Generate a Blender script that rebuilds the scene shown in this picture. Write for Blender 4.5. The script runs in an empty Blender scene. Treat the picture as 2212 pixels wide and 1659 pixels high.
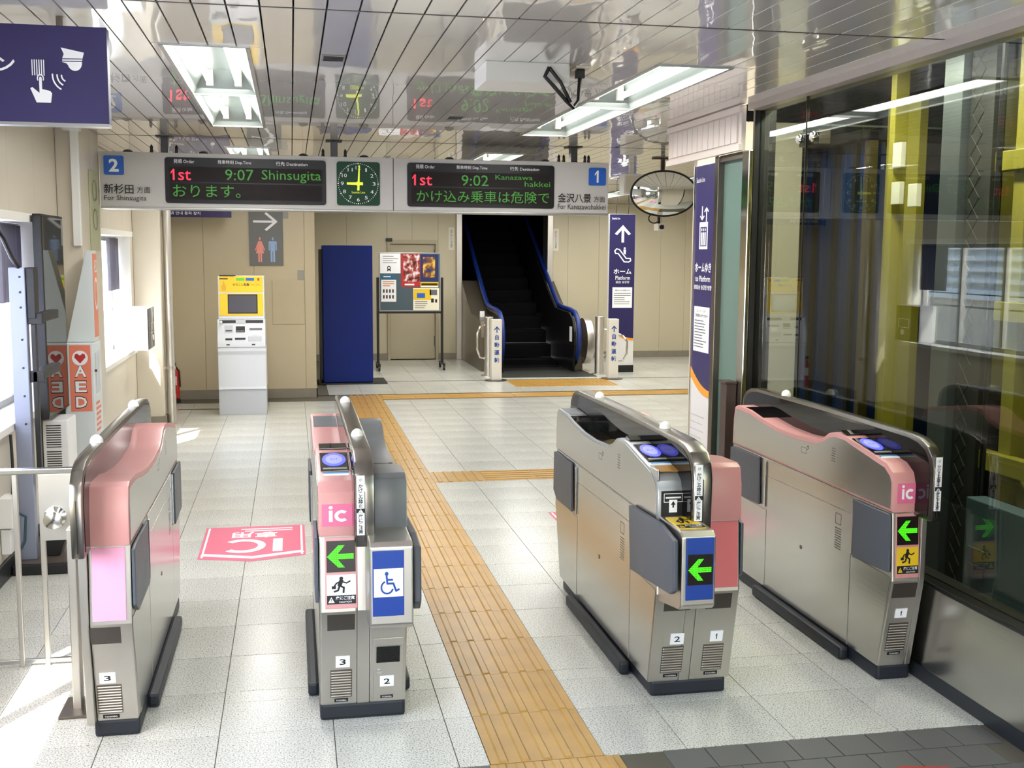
import bpy, bmesh, math, random
from mathutils import Vector, Matrix
random.seed(7)
SC = bpy.context.scene
COL = SC.collection
V = Vector

# ------------------------------------------------------------------ camera, sky, sun, exposure
cam_d = bpy.data.cameras.new('camera'); cam = bpy.data.objects.new('camera', cam_d); COL.objects.link(cam)
PITCH, YAW, ROLL = 0.116903393, 0.195638644, 0.00696484
_f = V((math.sin(YAW)*math.cos(PITCH), math.cos(YAW)*math.cos(PITCH), -math.sin(PITCH)))
_r = V((math.cos(YAW), -math.sin(YAW), 0)); _u = _r.cross(_f)
_r2 = math.cos(ROLL)*_r + math.sin(ROLL)*_u; _u2 = -math.sin(ROLL)*_r + math.cos(ROLL)*_u
_m = Matrix((_r2, _u2, -_f)).transposed().to_4x4(); _m.translation = V((0, 0, 1.7202)); cam.matrix_world = _m
cam_d.sensor_width = 36.0; cam_d.lens = 36.0*2400.0786/2212.0; cam_d.clip_start = 0.05; cam_d.clip_end = 200
SC.camera = cam
w = bpy.data.worlds.new('sky'); SC.world = w; w.use_nodes = True
nt = w.node_tree; nt.nodes.clear()
sky = nt.nodes.new('ShaderNodeTexSky'); sky.sky_type = 'NISHITA'; sky.sun_disc = False
sky.sun_elevation = math.radians(47); sky.sun_rotation = math.radians(206); sky.air_density = 1.0; sky.dust_density = 2.0
bg = nt.nodes.new('ShaderNodeBackground'); bg.inputs['Strength'].default_value = 2.0
wo = nt.nodes.new('ShaderNodeOutputWorld')
nt.links.new(sky.outputs[0], bg.inputs[0]); nt.links.new(bg.outputs[0], wo.inputs[0])
sl = bpy.data.lights.new('sun', 'SUN'); sl.energy = 12.0; sl.angle = math.radians(0.53); sl.color = (1, 0.96, 0.9)
so = bpy.data.objects.new('sun', sl); COL.objects.link(so)
so.rotation_euler = V((0.46, 0.84, -1.0)).to_track_quat('-Z', 'Y').to_euler(); so.location = (-8, -8, 12)
SC.view_settings.view_transform = 'Standard'; SC.view_settings.look = 'None'
SC.view_settings.exposure = 0.48; SC.view_settings.gamma = 1.0; SC.view_settings.use_curve_mapping = False
TUBE = 4.5
LAMP_W = 26.0

# ------------------------------------------------------------------ helpers
def lin(c):
    return tuple(((x/255.0)/12.92 if x/255.0 <= 0.04045 else ((x/255.0+0.055)/1.055)**2.4) for x in c)
MATS = {}
def mat(name, rgb, rough=0.5, metal=0.0, var=0.0, vs=8.0, bump=0.0, bs=40.0, coat=0.0, emit=0.0, spec=0.5, stretch=None, bd=0.01):
    if name in MATS: return MATS[name]
    m = bpy.data.materials.new(name); m.use_nodes = True; n = m.node_tree; b = n.nodes['Principled BSDF']
    c = lin(rgb); b.inputs['Base Color'].default_value = (*c, 1); b.inputs['Roughness'].default_value = rough
    b.inputs['Metallic'].default_value = metal; b.inputs['Specular IOR Level'].default_value = spec
    b.inputs['Coat Weight'].default_value = coat; b.inputs['Coat Roughness'].default_value = 0.05
    if emit:
        b.inputs['Emission Color'].default_value = (*c, 1); b.inputs['Emission Strength'].default_value = emit
    if var or bump:
        tc = n.nodes.new('ShaderNodeTexCoord'); mp = n.nodes.new('ShaderNodeMapping')
        n.links.new(tc.outputs['Object'], mp.inputs[0])
        if stretch: mp.inputs['Scale'].default_value = stretch
    if var:
        t = n.nodes.new('ShaderNodeTexNoise'); t.inputs['Scale'].default_value = vs; t.inputs['Detail'].default_value = 4
        n.links.new(mp.outputs[0], t.inputs['Vector'])
        r = n.nodes.new('ShaderNodeMapRange'); r.inputs[1].default_value = 0.3; r.inputs[2].default_value = 0.7
        r.inputs[3].default_value = 1-var; r.inputs[4].default_value = 1+var*0.5
        n.links.new(t.outputs[0], r.inputs[0])
        x = n.nodes.new('ShaderNodeVectorMath'); x.operation = 'SCALE'; x.inputs[0].default_value = c
        n.links.new(r.outputs[0], x.inputs['Scale']); n.links.new(x.outputs[0], b.inputs['Base Color'])
        r2 = n.nodes.new('ShaderNodeMapRange'); r2.inputs[3].default_value = rough*0.85; r2.inputs[4].default_value = min(1, rough*1.15)
        n.links.new(t.outputs[0], r2.inputs[0]); n.links.new(r2.outputs[0], b.inputs['Roughness'])
    if bump:
        t2 = n.nodes.new('ShaderNodeTexNoise'); t2.inputs['Scale'].default_value = bs; t2.inputs['Detail'].default_value = 2
        n.links.new(mp.outputs[0], t2.inputs['Vector'])
        bp = n.nodes.new('ShaderNodeBump'); bp.inputs['Strength'].default_value = bump; bp.inputs['Distance'].default_value = bd
        n.links.new(t2.outputs[0], bp.inputs['Height']); n.links.new(bp.outputs[0], b.inputs['Normal'])
    MATS[name] = m; return m

class FR:
    """a local frame: u to the right, v up, d out of the surface"""
    def __init__(s, o, r, u): s.o = V(o); s.r = V(r).normalized(); s.u = V(u).normalized(); s.n = s.r.cross(s.u)
    def p(s, u, v, d=0.0): return s.o + s.r*u + s.u*v + s.n*d
def front(y): return FR((0, y, 0), (1, 0, 0), (0, 0, 1))      # faces the camera side (-Y): u = X, v = Z
def faceL(x): return FR((x, 0, 0), (0, -1, 0), (0, 0, 1))     # faces -X: u = -Y, v = Z
def faceR(x): return FR((x, 0, 0), (0, 1, 0), (0, 0, 1))      # faces +X: u = Y, v = Z
def topf(z): return FR((0, 0, z), (1, 0, 0), (0, 1, 0))       # faces up

class MB:
    def __init__(s): s.v = []; s.f = []
    def add(s, vs, fs):
        k = len(s.v); s.v += [V(a) for a in vs]; s.f += [tuple(i+k for i in f) for f in fs]; return s
    def box(s, x0, x1, y0, y1, z0, z1):
        return s.add([(x0,y0,z0),(x1,y0,z0),(x1,y1,z0),(x0,y1,z0),(x0,y0,z1),(x1,y0,z1),(x1,y1,z1),(x0,y1,z1)],
                     [(3,2,1,0),(4,5,6,7),(0,1,5,4),(1,2,6,5),(2,3,7,6),(3,0,4,7)])
    def fbox(s, F, u0, u1, v0, v1, d0, d1): return s.prism(F, [(u0,v0),(u1,v0),(u1,v1),(u0,v1)], d0, d1)
    def prism(s, F, poly, d0, d1):
        a = sum(poly[i][0]*poly[(i+1)%len(poly)][1]-poly[(i+1)%len(poly)][0]*poly[i][1] for i in range(len(poly)))
        if a < 0: poly = poly[::-1]
        n = len(poly)
        vs = [F.p(u, v, d0) for u, v in poly]+[F.p(u, v, d1) for u, v in poly]
        return s.add(vs, [tuple(range(n-1,-1,-1)), tuple(range(n, 2*n))]+[(i,(i+1)%n,n+(i+1)%n,n+i) for i in range(n)])
    def flat(s, F, poly, d):
        a = sum(poly[i][0]*poly[(i+1)%len(poly)][1]-poly[(i+1)%len(poly)][0]*poly[i][1] for i in range(len(poly)))
        if a < 0: poly = poly[::-1]
        return s.add([F.p(u, v, d) for u, v in poly], [tuple(range(len(poly)))])
    def tube(s, pts, r, n=10, caps=True):
        pts = [V(p) for p in pts]; rr = r if isinstance(r, (list, tuple)) else [r]*len(pts)
        k0 = len(s.v); up = None
        for i, p in enumerate(pts):
            t = ((pts[min(i+1, len(pts)-1)]-p).normalized()+(p-pts[max(i-1, 0)]).normalized())
            t = t.normalized() if t.length > 1e-6 else V((0,0,1))
            if up is None:
                up = V((0,0,1)) if abs(t.z) < 0.9 else V((0,1,0))
            a = (up-t*up.dot(t)).normalized(); up = a; b = t.cross(a)
            for j in range(n):
                q = 2*math.pi*j/n; s.v.append(p+(a*math.cos(q)+b*math.sin(q))*rr[i])
        for i in range(len(pts)-1):
            for j in range(n):
                s.f.append((k0+i*n+j, k0+i*n+(j+1)%n, k0+(i+1)*n+(j+1)%n, k0+(i+1)*n+j))
        if caps:
            s.f.append(tuple(k0+j for j in range(n-1,-1,-1))); e = k0+(len(pts)-1)*n; s.f.append(tuple(e+j for j in range(n)))
        return s
    def cyl(s, p0, p1, r, n=16): return s.tube([p0, p1], r, n)
    def lathe(s, o, axis, prof, n=20):
        """prof: (radius, height along axis)"""
        ax = V(axis).normalized(); t = V((1,0,0)) if abs(ax.x) < 0.9 else V((0,1,0)); a = (t-ax*t.dot(ax)).normalized(); b = ax.cross(a)
        k = len(s.v); o = V(o)
        for r, h in prof:
            for j in range(n):
                q = 2*math.pi*j/n; s.v.append(o+ax*h+(a*math.cos(q)+b*math.sin(q))*max(r, 1e-5))
        for i in range(len(prof)-1):
            for j in range(n): s.f.append((k+i*n+j, k+i*n+(j+1)%n, k+(i+1)*n+(j+1)%n, k+(i+1)*n+j))
        s.f.append(tuple(k+j for j in range(n-1,-1,-1))); e = k+(len(prof)-1)*n; s.f.append(tuple(e+j for j in range(n)))
        return s
    def build(s, name, m, parent=None, bevel=0.0, smooth=False, seg=2):
        org = wpos(parent) if parent else V((0,0,0))
        me = bpy.data.meshes.new(name); me.from_pydata([tuple(v-org) for v in s.v], [], s.f)
        bm = bmesh.new(); bm.from_mesh(me)
        if bevel:
            bmesh.ops.remove_doubles(bm, verts=bm.verts, dist=1e-5)
            es = [e for e in bm.edges if len(e.link_faces) == 2 and e.calc_face_angle(0) > 0.35]
            if es: bmesh.ops.bevel(bm, geom=es, offset=bevel, segments=seg, affect='EDGES', profile=0.6, clamp_overlap=True)
        bmesh.ops.recalc_face_normals(bm, faces=bm.faces) if not getattr(s, 'keep', False) else None
        bm.to_mesh(me); bm.free()
        if smooth:
            for p in me.polygons: p.use_smooth = True
            try: me.set_sharp_from_angle(angle=math.radians(40))
            except Exception: pass
        o = bpy.data.objects.new(name, me); COL.objects.link(o)
        if m is not None: me.materials.append(m)
        if parent: o.parent = parent
        return o
WP = {}
def wpos(o):
    return WP.get(o.name, V((0,0,0)))
def reg(o, p): WP[o.name] = V(p); return o
def P(mb, name, m, parent, bevel=0.0, smooth=False, label=None, seg=2):
    o = mb.build(name, m, parent, bevel, smooth, seg)
    if parent: WP[o.name] = wpos(parent)
    if label: o['label'] = label
    return o
def thing(name, label, cat, loc=(0,0,0), group=None):
    o = bpy.data.objects.new(name, None); COL.objects.link(o); o.location = loc; o.empty_display_size = 0.1
    o['label'] = label; o['category'] = cat
    if group: o['group'] = group
    return reg(o, loc)
def solo(mb, name, m, label, cat, group=None, bevel=0.0, smooth=False):
    o = mb.build(name, m, None, bevel, smooth); o['label'] = label; o['category'] = cat
    if group: o['group'] = group
    return o
def struct(mb, name, m, bevel=0.0):
    o = mb.build(name, m, None, bevel); o['kind'] = 'structure'; return o
def structE(name):
    o = bpy.data.objects.new(name, None); COL.objects.link(o); o['kind'] = 'structure'; return o

def txt(parent, s, m, F, u0, u1, v0, v1, d=0.0015, bold=0.0, name='lettering', space=1.0, fitw=True):
    """flat lettering fitted into the rectangle u0..u1, v0..v1 of frame F"""
    c = bpy.data.curves.new('lettering', 'FONT'); c.body = s; c.size = 1.0; c.resolution_u = 2; c.offset = bold
    c.space_line = space
    if '\n' in s: c.align_x = 'CENTER'
    o = bpy.data.objects.new('lettering', c)
    me = bpy.data.meshes.new_from_object(o)
    bpy.data.objects.remove(o); bpy.data.curves.remove(c)
    xs = [v.co.x for v in me.vertices]; ys = [v.co.y for v in me.vertices]
    if not xs: return None
    sx = (u1-u0)/(max(xs)-min(xs)); sy = (v1-v0)/(max(ys)-min(ys))
    if not fitw: sx = min(sx, sy)
    org = wpos(parent) if parent else V((0,0,0))
    for v in me.vertices: v.co = F.p(u0+(v.co.x-min(xs))*sx, v0+(v.co.y-min(ys))*sy, d)-org
    me.materials.clear(); me.materials.append(m); me.name = name
    t = bpy.data.objects.new(name, me); COL.objects.link(t); t.parent = parent; WP[t.name] = wpos(parent)
    return t
def circ(cx, cy, r, n=20, ry=None, a0=0, a1=2*math.pi):
    ry = ry or r; full = abs(a1-a0-2*math.pi) < 1e-6
    return [(cx+r*math.cos(a0+(a1-a0)*i/(n if full else n-1)), cy+ry*math.sin(a0+(a1-a0)*i/(n if full else n-1))) for i in range(n)]
def stroke(pts, wd):
    out = []
    for (x0,y0),(x1,y1) in zip(pts, pts[1:]):
        L = math.hypot(x1-x0, y1-y0) or 1; nx, ny = -(y1-y0)/L*wd/2, (x1-x0)/L*wd/2; ex, ey = (x1-x0)/L*wd*.3, (y1-y0)/L*wd*.3
        out.append([(x0+nx-ex,y0+ny-ey),(x0-nx-ex,y0-ny-ey),(x1-nx+ex,y1-ny+ey),(x1+nx+ex,y1+ny+ey)])
    return out
def arc(cx, cy, r, wd, a0, a1, n=18, ry=None):
    k = (ry or r)/r
    o = [(cx+(r+wd/2)*math.cos(a0+(a1-a0)*i/n), cy+k*(r+wd/2)*math.sin(a0+(a1-a0)*i/n)) for i in range(n+1)]
    q = [(cx+(r-wd/2)*math.cos(a0+(a1-a0)*i/n), cy+k*(r-wd/2)*math.sin(a0+(a1-a0)*i/n)) for i in range(n+1)]
    return [[o[i], o[i+1], q[i+1], q[i]] for i in range(n)]
def icon(parent, name, m, F, polys, u0, v0, su, sv=None, d=0.0015, label=None):
    """polys drawn in a unit square, placed at u0, v0 with size su x sv"""
    sv = sv or su; mb = MB()
    for k, q in enumerate(polys): mb.flat(F, [(u0+x*su, v0+y*sv) for x, y in q], d+0.00004*k)
    mb.keep = True
    return P(mb, name, m, parent, label=label)
def plate(parent, name, m, F, u0, u1, v0, v1, d0=0.0, d1=0.002, bevel=0.0, label=None):
    return P(MB().fbox(F, u0, u1, v0, v1, d0, d1), name, m, parent, bevel, label=label)
def lines(parent, m, F, u0, u1, ys, h, d=0.002, name='print_line', seed=0):
    rg = random.Random(seed); mb = MB()
    for y in ys: mb.fbox(F, u0, u0+(u1-u0)*rg.uniform(0.6, 1.0), y, y+h, d-0.0005, d+0.0003)
    o = P(mb, name, m, parent); o['kind'] = 'stuff'; return o
def rr(u0, u1, v0, v1, r, n=5):
    o = []
    for cx, cy, a in ((u1-r, v1-r, 0), (u0+r, v1-r, 90), (u0+r, v0+r, 180), (u1-r, v0+r, 270)):
        o += [(cx+r*math.cos(math.radians(a+90*i/n)), cy+r*math.sin(math.radians(a+90*i/n))) for i in range(n+1)]
    return o

# ------------------------------------------------------------------ materials
STEEL = mat('brushed_steel', (196,194,190), 0.22, 1.0, var=0.06, vs=3, bump=0.06, bs=120, stretch=(1, 0.06, 1.0), bd=0.002)
STEELV = mat('brushed_steel_upright', (204,199,192), 0.36, 1.0, var=0.06, vs=3, bump=0.06, bs=120, stretch=(1, 1, 0.05), bd=0.002)
STEELD = mat('satin_steel_dark', (120,112,104), 0.3, 1.0)
CHROME = mat('polished_steel', (215,213,208), 0.12, 1.0)
MIRROR = mat('mirror', (235,238,236), 0.01, 1.0)
BLACK = mat('black_plastic', (18,18,20), 0.4)
BGLASS = mat('black_glass', (8,8,10), 0.03, spec=0.4)
NAVY = mat('navy_rubber', (22,27,38), 0.5)
SLATE = mat('slate_flap', (78,82,92), 0.42, var=0.03)
GREYP = mat('grey_plastic', (98,101,106), 0.35)
PINK = mat('pink_plastic', (206,146,143), 0.3, var=0.03)
PINKP = mat('pink_panel', (232,158,188), 0.45)
PINKS = mat('pink_sticker', (225,112,150), 0.4)
PINKF = mat('pink_floor_film', (214,92,122), 0.45)
RED = mat('red_paint', (190,38,36), 0.35)
WHITE = mat('white_paint', (236,236,234), 0.35)
WHITEP = mat('white_print', (242,242,244), 0.5)
BLACKP = mat('black_print', (16,16,18), 0.5)
IVORY = mat('ivory_plastic', (222,216,202), 0.45)
YELLOW = mat('yellow_print', (232,194,36), 0.4)
ORANGE = mat('orange_print', (232,128,100), 0.45)
ORANGEB = mat('orange_band', (245,160,50), 0.4)
PURPLE = mat('purple_sign_face', (44,36,90), 0.45, var=0.02)
BLUEP = mat('blue_print', (20,70,160), 0.4)
BLUES = mat('sign_blue', (30,95,190), 0.4)
BOARD = mat('light_grey_sign_casing', (190,188,184), 0.45, var=0.02)
WALL = mat('beige_enamel_panel', (212,203,186), 0.33, var=0.03, vs=1.5)
WALLK = mat('tan_enamel_panel', (196,182,152), 0.33, var=0.03, vs=1.5)
WALLF = mat('cream_enamel_panel', (198,189,162), 0.33, var=0.03, vs=1.5)
WALLB = mat('beige_wall_joint', (150,140,118), 0.6)
SILL = mat('white_sill', (232,230,222), 0.4)
SKIRT = mat('grey_skirting', (140,132,118), 0.4, var=0.08)
SKIRTD = mat('dark_skirting', (40,42,46), 0.4)
FRAME = mat('aluminium_frame', (170,170,168), 0.35, 0.8)
DARKM = mat('dark_metal', (46,44,44), 0.4, 0.6)
TEAL = mat('teal_panel', (98,122,113), 0.4)
BROWN = mat('brown_metal', (70,54,48), 0.45)
BLUEBOX = mat('royal_blue_cloth', (4,34,118), 0.45, var=0.08, vs=4, spec=.25)
def ceiling_mat():
    m = mat('gloss_ceiling_slat', (222,218,212), 0.09, 0.0, spec=0.5, coat=1.0)
    n = m.node_tree; b = n.nodes['Principled BSDF']; b.inputs['Coat Roughness'].default_value = 0.015; b.inputs['Coat IOR'].default_value = 1.62
    b.inputs['Roughness'].default_value = 0.2
    tc = n.nodes.new('ShaderNodeTexCoord'); mp = n.nodes.new('ShaderNodeMapping'); mp.inputs['Scale'].default_value = (6.0, 1.6, 1)
    t = n.nodes.new('ShaderNodeTexNoise'); t.inputs['Scale'].default_value = 1.3; t.inputs['Detail'].default_value = 1.0
    bp = n.nodes.new('ShaderNodeBump'); bp.inputs['Strength'].default_value = 0.16; bp.inputs['Distance'].default_value = 0.010
    n.links.new(tc.outputs['Object'], mp.inputs[0]); n.links.new(mp.outputs[0], t.inputs['Vector']); n.links.new(t.outputs[0], bp.inputs['Height'])
    n.links.new(bp.outputs[0], b.inputs['Normal']); n.links.new(bp.outputs[0], b.inputs['Coat Normal'])
    return m
SLAT = ceiling_mat()
def floor_mat(name, base, speck, rough, amt):
    m = mat(name, base, rough, spec=0.5); n = m.node_tree; b = n.nodes['Principled BSDF']
    tc = n.nodes.new('ShaderNodeTexCoord')
    t = n.nodes.new('ShaderNodeTexNoise'); t.inputs['Scale'].default_value = 170; t.inputs['Detail'].default_value = 2; t.inputs['Roughness'].default_value = 0.6
    r = n.nodes.new('ShaderNodeValToRGB'); e = r.color_ramp.elements
    e[0].position = 0.36; e[0].color = (*lin(speck), 1); e[1].position = 0.36+amt; e[1].color = (*lin(base), 1)
    t2 = n.nodes.new('ShaderNodeTexNoise'); t2.inputs['Scale'].default_value = 1.1; t2.inputs['Detail'].default_value = 3
    mr = n.nodes.new('ShaderNodeMapRange'); mr.inputs[1].default_value = .3; mr.inputs[2].default_value = .7; mr.inputs[3].default_value = .90; mr.inputs[4].default_value = 1.03
    x = n.nodes.new('ShaderNodeVectorMath'); x.operation = 'SCALE'
    oi = n.nodes.new('ShaderNodeObjectInfo'); m2 = n.nodes.new('ShaderNodeMapRange'); m2.inputs[3].default_value = .96; m2.inputs[4].default_value = 1.02
    mm = n.nodes.new('ShaderNodeMath'); mm.operation = 'MULTIPLY'
    for q in (t, t2): n.links.new(tc.outputs['Object'], q.inputs['Vector'])
    n.links.new(t.outputs[0], r.inputs[0]); n.links.new(t2.outputs[0], mr.inputs[0]); n.links.new(oi.outputs['Random'], m2.inputs[0])
    n.links.new(mr.outputs[0], mm.inputs[0]); n.links.new(m2.outputs[0], mm.inputs[1])
    n.links.new(r.outputs[0], x.inputs[0]); n.links.new(mm.outputs[0], x.inputs['Scale']); n.links.new(x.outputs[0], b.inputs['Base Color'])
    mr2 = n.nodes.new('ShaderNodeMapRange'); mr2.inputs[3].default_value = rough*.7; mr2.inputs[4].default_value = rough*1.3
    n.links.new(t2.outputs[0], mr2.inputs[0]); n.links.new(mr2.outputs[0], b.inputs['Roughness'])
    return m
FLOOR = floor_mat('speckled_white_floor_tile', (210,210,202), (132,130,118), 0.24, 0.14)
GROUT = mat('floor_joint', (88,84,72), 0.7)
FDARK = mat('dark_grey_floor_tile', (92,92,90), 0.45, var=0.06, vs=6)
GROUTG = mat('grey_floor_joint', (120,118,112), 0.7)
TACT = mat('ochre_tactile_tile', (180,138,64), 0.32, var=0.16, vs=7)
def glass_mat(name, tint, refl=1.0, ior=1.5, rough=0.0):
    m = bpy.data.materials.new(name); m.use_nodes = True; n = m.node_tree; n.nodes.clear()
    o = n.nodes.new('ShaderNodeOutputMaterial'); mx = n.nodes.new('ShaderNodeMixShader'); tr = n.nodes.new('ShaderNodeBsdfTransparent'); g = n.nodes.new('ShaderNodeBsdfGlossy')
    fr = n.nodes.new('ShaderNodeFresnel'); ge = n.nodes.new('ShaderNodeNewGeometry'); iv = n.nodes.new('ShaderNodeMapRange')
    iv.inputs[3].default_value = ior; iv.inputs[4].default_value = 1/ior     # the back face of a thin pane reflects like its front
    n.links.new(ge.outputs['Backfacing'], iv.inputs[0]); n.links.new(iv.outputs[0], fr.inputs[0]); g.inputs['Roughness'].default_value = rough
    tr.inputs[0].default_value = (*tint, 1); mu = n.nodes.new('ShaderNodeMath'); mu.operation = 'MULTIPLY'; mu.inputs[1].default_value = refl; mu.use_clamp = True
    n.links.new(fr.outputs[0], mu.inputs[0]); n.links.new(mu.outputs[0], mx.inputs[0]); n.links.new(tr.outputs[0], mx.inputs[1]); n.links.new(g.outputs[0], mx.inputs[2]); n.links.new(mx.outputs[0], o.inputs[0])
    return m
GLASS = glass_mat('dark_tinted_glass', (0.62, 0.66, 0.60), 1.0)
WGLASS = glass_mat('window_glass', (0.97, 0.98, 0.98), 0.5)
SMOKE = glass_mat('smoked_screen', (0.10, 0.10, 0.11), 1.6)

# ------------------------------------------------------------------ floor
CZ = 2.55      # ceiling height
fl = struct(MB().box(-1.7, 7.4, -3.5, 18.3, -0.12, -0.0045), 'floor', GROUT)
_cache = {}
def tile(x0, x1, y0, y1, m, name='floor_tile', gap=0.0028, th=0.0045):
    key = (round(x1-x0, 3), round(y1-y0, 3), m.name)
    if key not in _cache:
        a, b = (x1-x0)/2-gap/2, (y1-y0)/2-gap/2; c = 0.0008
        mb = MB().add([(-a,-b,-th),(a,-b,-th),(a,b,-th),(-a,b,-th),(-a,-b,-c),(a,-b,-c),(a,b,-c),(-a,b,-c),(-a+c,-b+c,0),(a-c,-b+c,0),(a-c,b-c,0),(-a+c,b-c,0)],
                      [(0,1,5,4),(1,2,6,5),(2,3,7,6),(3,0,4,7),(4,5,9,8),(5,6,10,9),(6,7,11,10),(7,4,8,11),(8,9,10,11)])
        me = bpy.data.meshes.new(name); me.from_pydata([tuple(v) for v in mb.v], [], mb.f); me.materials.append(m); _cache[key] = me
    o = bpy.data.objects.new(name, _cache[key]); COL.objects.link(o); o.parent = fl; o.location = ((x0+x1)/2, (y0+y1)/2, 0)
    return o
rows = [3.53, 3.93, 4.22, 4.33]+[4.33+.4*k for k in range(1, 10)]+[8.19, 8.59]+[8.59+.4*k for k in range(1, 12)]
xs_l = [-1.5, -1.09, -.685, -.28, .125, .53, .635]; xs_r = [1.035, 1.335, 1.745, 2.15]
far_mb = MB()
for y0, y1 in zip(rows, rows[1:]):
    y1 = min(y1, 13.05)
    xr = list(xs_r)
    xr += [2.5] if y1 < 5.95 else ([2.5] if y1 < 6.8 else [2.555+.405*k for k in range(12)])
    for x0, x1 in list(zip(xs_l, xs_l[1:]))+list(zip(xr, xr[1:])):
        if abs(y0-8.19) < .01 and x0 > 1: continue
        if y0 > 9 and x0 < -1.1 or x1 > 4.2: far_mb.box(x0+.0014, x1-.0014, y0+.0014, y1-.0014, -.0045, 0)
        else: tile(x0, x1, y0, y1, FLOOR)
# back part of the hall: tiles too thin on the picture to be told apart
y = 13.5
while y < 17.85:
    y1 = min(y+.4, 17.88); x = -1.2+.405
    while x < 7.2:
        if x > .2 or y < 13.3:
            if not (14.03 < y+.2 < 14.85 and 2.7 < x < 3.9) or True: far_mb.box(max(x, .28)+.0014, x+.405-.0014, y+.0014, y1-.0014, -.0045, 0) if x+.405 > .3 else None
        x += .405
    y = y1
o = P(far_mb, 'floor_tile_field', FLOOR, fl); o['kind'] = 'stuff'
for a, b in ((13.485, 13.52), (14.84, 14.875)):        # dark track grooves across the hall
    P(MB().box(-1.2 if a < 13.6 and False else .28, 7.2, a, b, -.003, .0012), 'track_groove', BLACK, fl)
P(MB().box(-1.24, -.79, 12.46, 12.52, -.003, .0012), 'track_groove', BLACK, fl)
# dark tiles in the foreground
for r in range(8):
    y1 = 3.53-.153*r; y0 = y1-.153; off = .0765 if r % 2 else 0
    for k in range(-20, 12):
        x0 = 1.09+.153*k+off; x1 = x0+.153
        if x1 > 2.5 or x0 < -1.45 or (x1 > .62 and x0 < 1.1): continue
        if r < 3 and x0 > .2: tile(x0, x1, y0, y1, FDARK, 'dark_floor_tile', .004)
mb = MB()
mb.box(-1.5, .63, -3.5, 3.528, -.0045, -.0008); mb.box(.63, 2.5, -3.5, 2.9, -.0045, -.0008); mb.box(1.05, 2.5, 2.9, 3.07, -.0045, -.0008)
o = P(mb, 'entrance_floor_covering', FDARK, fl)
def bar_tile(x0, x1, y0, y1, along='y', n=5, parent=fl):
    key = ('bar', round(x1-x0, 3), round(y1-y0, 3), along, n)
    if key not in _cache:
        a, b = (x1-x0)/2-.0012, (y1-y0)/2-.0012
        m_ = MB().box(-a, a, -b, b, -.0045, .0005); L, Wd = (b, a) if along == 'y' else (a, b)
        for i in range(n):
            c = -Wd+2*Wd*(i+.62)/(n+.24); h = .0055; s = .017; t = .011; e = L*.985
            q = [(c-s,-e,.0005),(c+s,-e,.0005),(c+s,e,.0005),(c-s,e,.0005),(c-t,-e+.006,h),(c+t,-e+.006,h),(c+t,e-.006,h),(c-t,e-.006,h)]
            if along == 'x': q = [(yy, xx, zz) for xx, yy, zz in q]
            m_.add(q, [(4,5,6,7),(0,1,5,4),(1,2,6,5),(2,3,7,6),(3,0,4,7)])
        me = bpy.data.meshes.new('tactile_tile'); me.from_pydata([tuple(v) for v in m_.v], [], m_.f); me.materials.append(TACT)
        bm = bmesh.new(); bm.from_mesh(me); bmesh.ops.recalc_face_normals(bm, faces=bm.faces); bm.to_mesh(me); bm.free(); _cache[key] = me
    o = bpy.data.objects.new('tactile_tile', _cache[key]); COL.objects.link(o); o.parent = parent; o.location = ((x0+x1)/2, (y0+y1)/2, 0)
    o['label'] = 'ochre tactile paving tile with raised bars'; return o
yy = 3.53
for k in range(24):
    bar_tile(.635, 1.035, yy, min(yy+.4, 13.07)); yy += .4
    if yy > 13.0: break
bar_tile(.63, 1.085, 3.13, 3.528, n=7)
for k in range(5): bar_tile(1.035+.4*k, 1.435+.4*k, 8.19, 8.59, 'y' if k == 0 else 'x', 5)
for k in range(16): bar_tile(.635+.4*k, 1.035+.4*k, 13.07, 13.47, 'y' if k == 0 else 'x', 5)
for i in range(4):
    for j in range(2): bar_tile(2.84+.35*i, 3.19+.35*i, 14.03+.4*j, 14.43+.4*j, 'y', 6)

# ------------------------------------------------------------------ ceiling
ce = struct(MB().box(-1.9, 7.4, -3.6, 18.3, 2.78, 2.88), 'ceiling', DARKM)
FIX = [(-.5, -.165, 4.78, 7.76), (1.6, 1.935, 4.80, 7.80), (-.5, -.165, 9.3, 12.3), (1.6, 1.935, 9.3, 12.3), (-.5, -.165, .2, 3.2), (1.6, 1.935, .2, 3.2), (4.25, 4.6, 13.9, 16.9), (4.25, 4.6, 9.4, 12.4), (1.6, 1.935, 13.9, 16.9), (3.0, 3.335, 13.3, 16.3), (5.4, 5.735, 9.4, 12.4), (5.4, 5.735, 13.9, 16.9)]
bays = [(-5.0, -.5), (-.5, 4.0), (4.0, 8.55), (8.55, 13.0), (13.0, 17.9)]
PIT = .1125
def slat(x0, x1, y0, y1):
    g = .0032; y0 += .002; y1 -= .002; t = random.uniform(-.00015, .00015)
    a = [(x0+g,y0+g,CZ+t),(x1-g,y0+g,CZ-t),(x1-g,y1-g,CZ-t),(x0+g,y1-g,CZ+t)]
    b = [(p[0],p[1],CZ+.012) for p in a]
    P(MB().add(a+b, [(3,2,1,0),(4,5,6,7),(0,1,5,4),(1,2,6,5),(2,3,7,6),(3,0,4,7)]), 'ceiling_slat', SLAT, ce)
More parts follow.
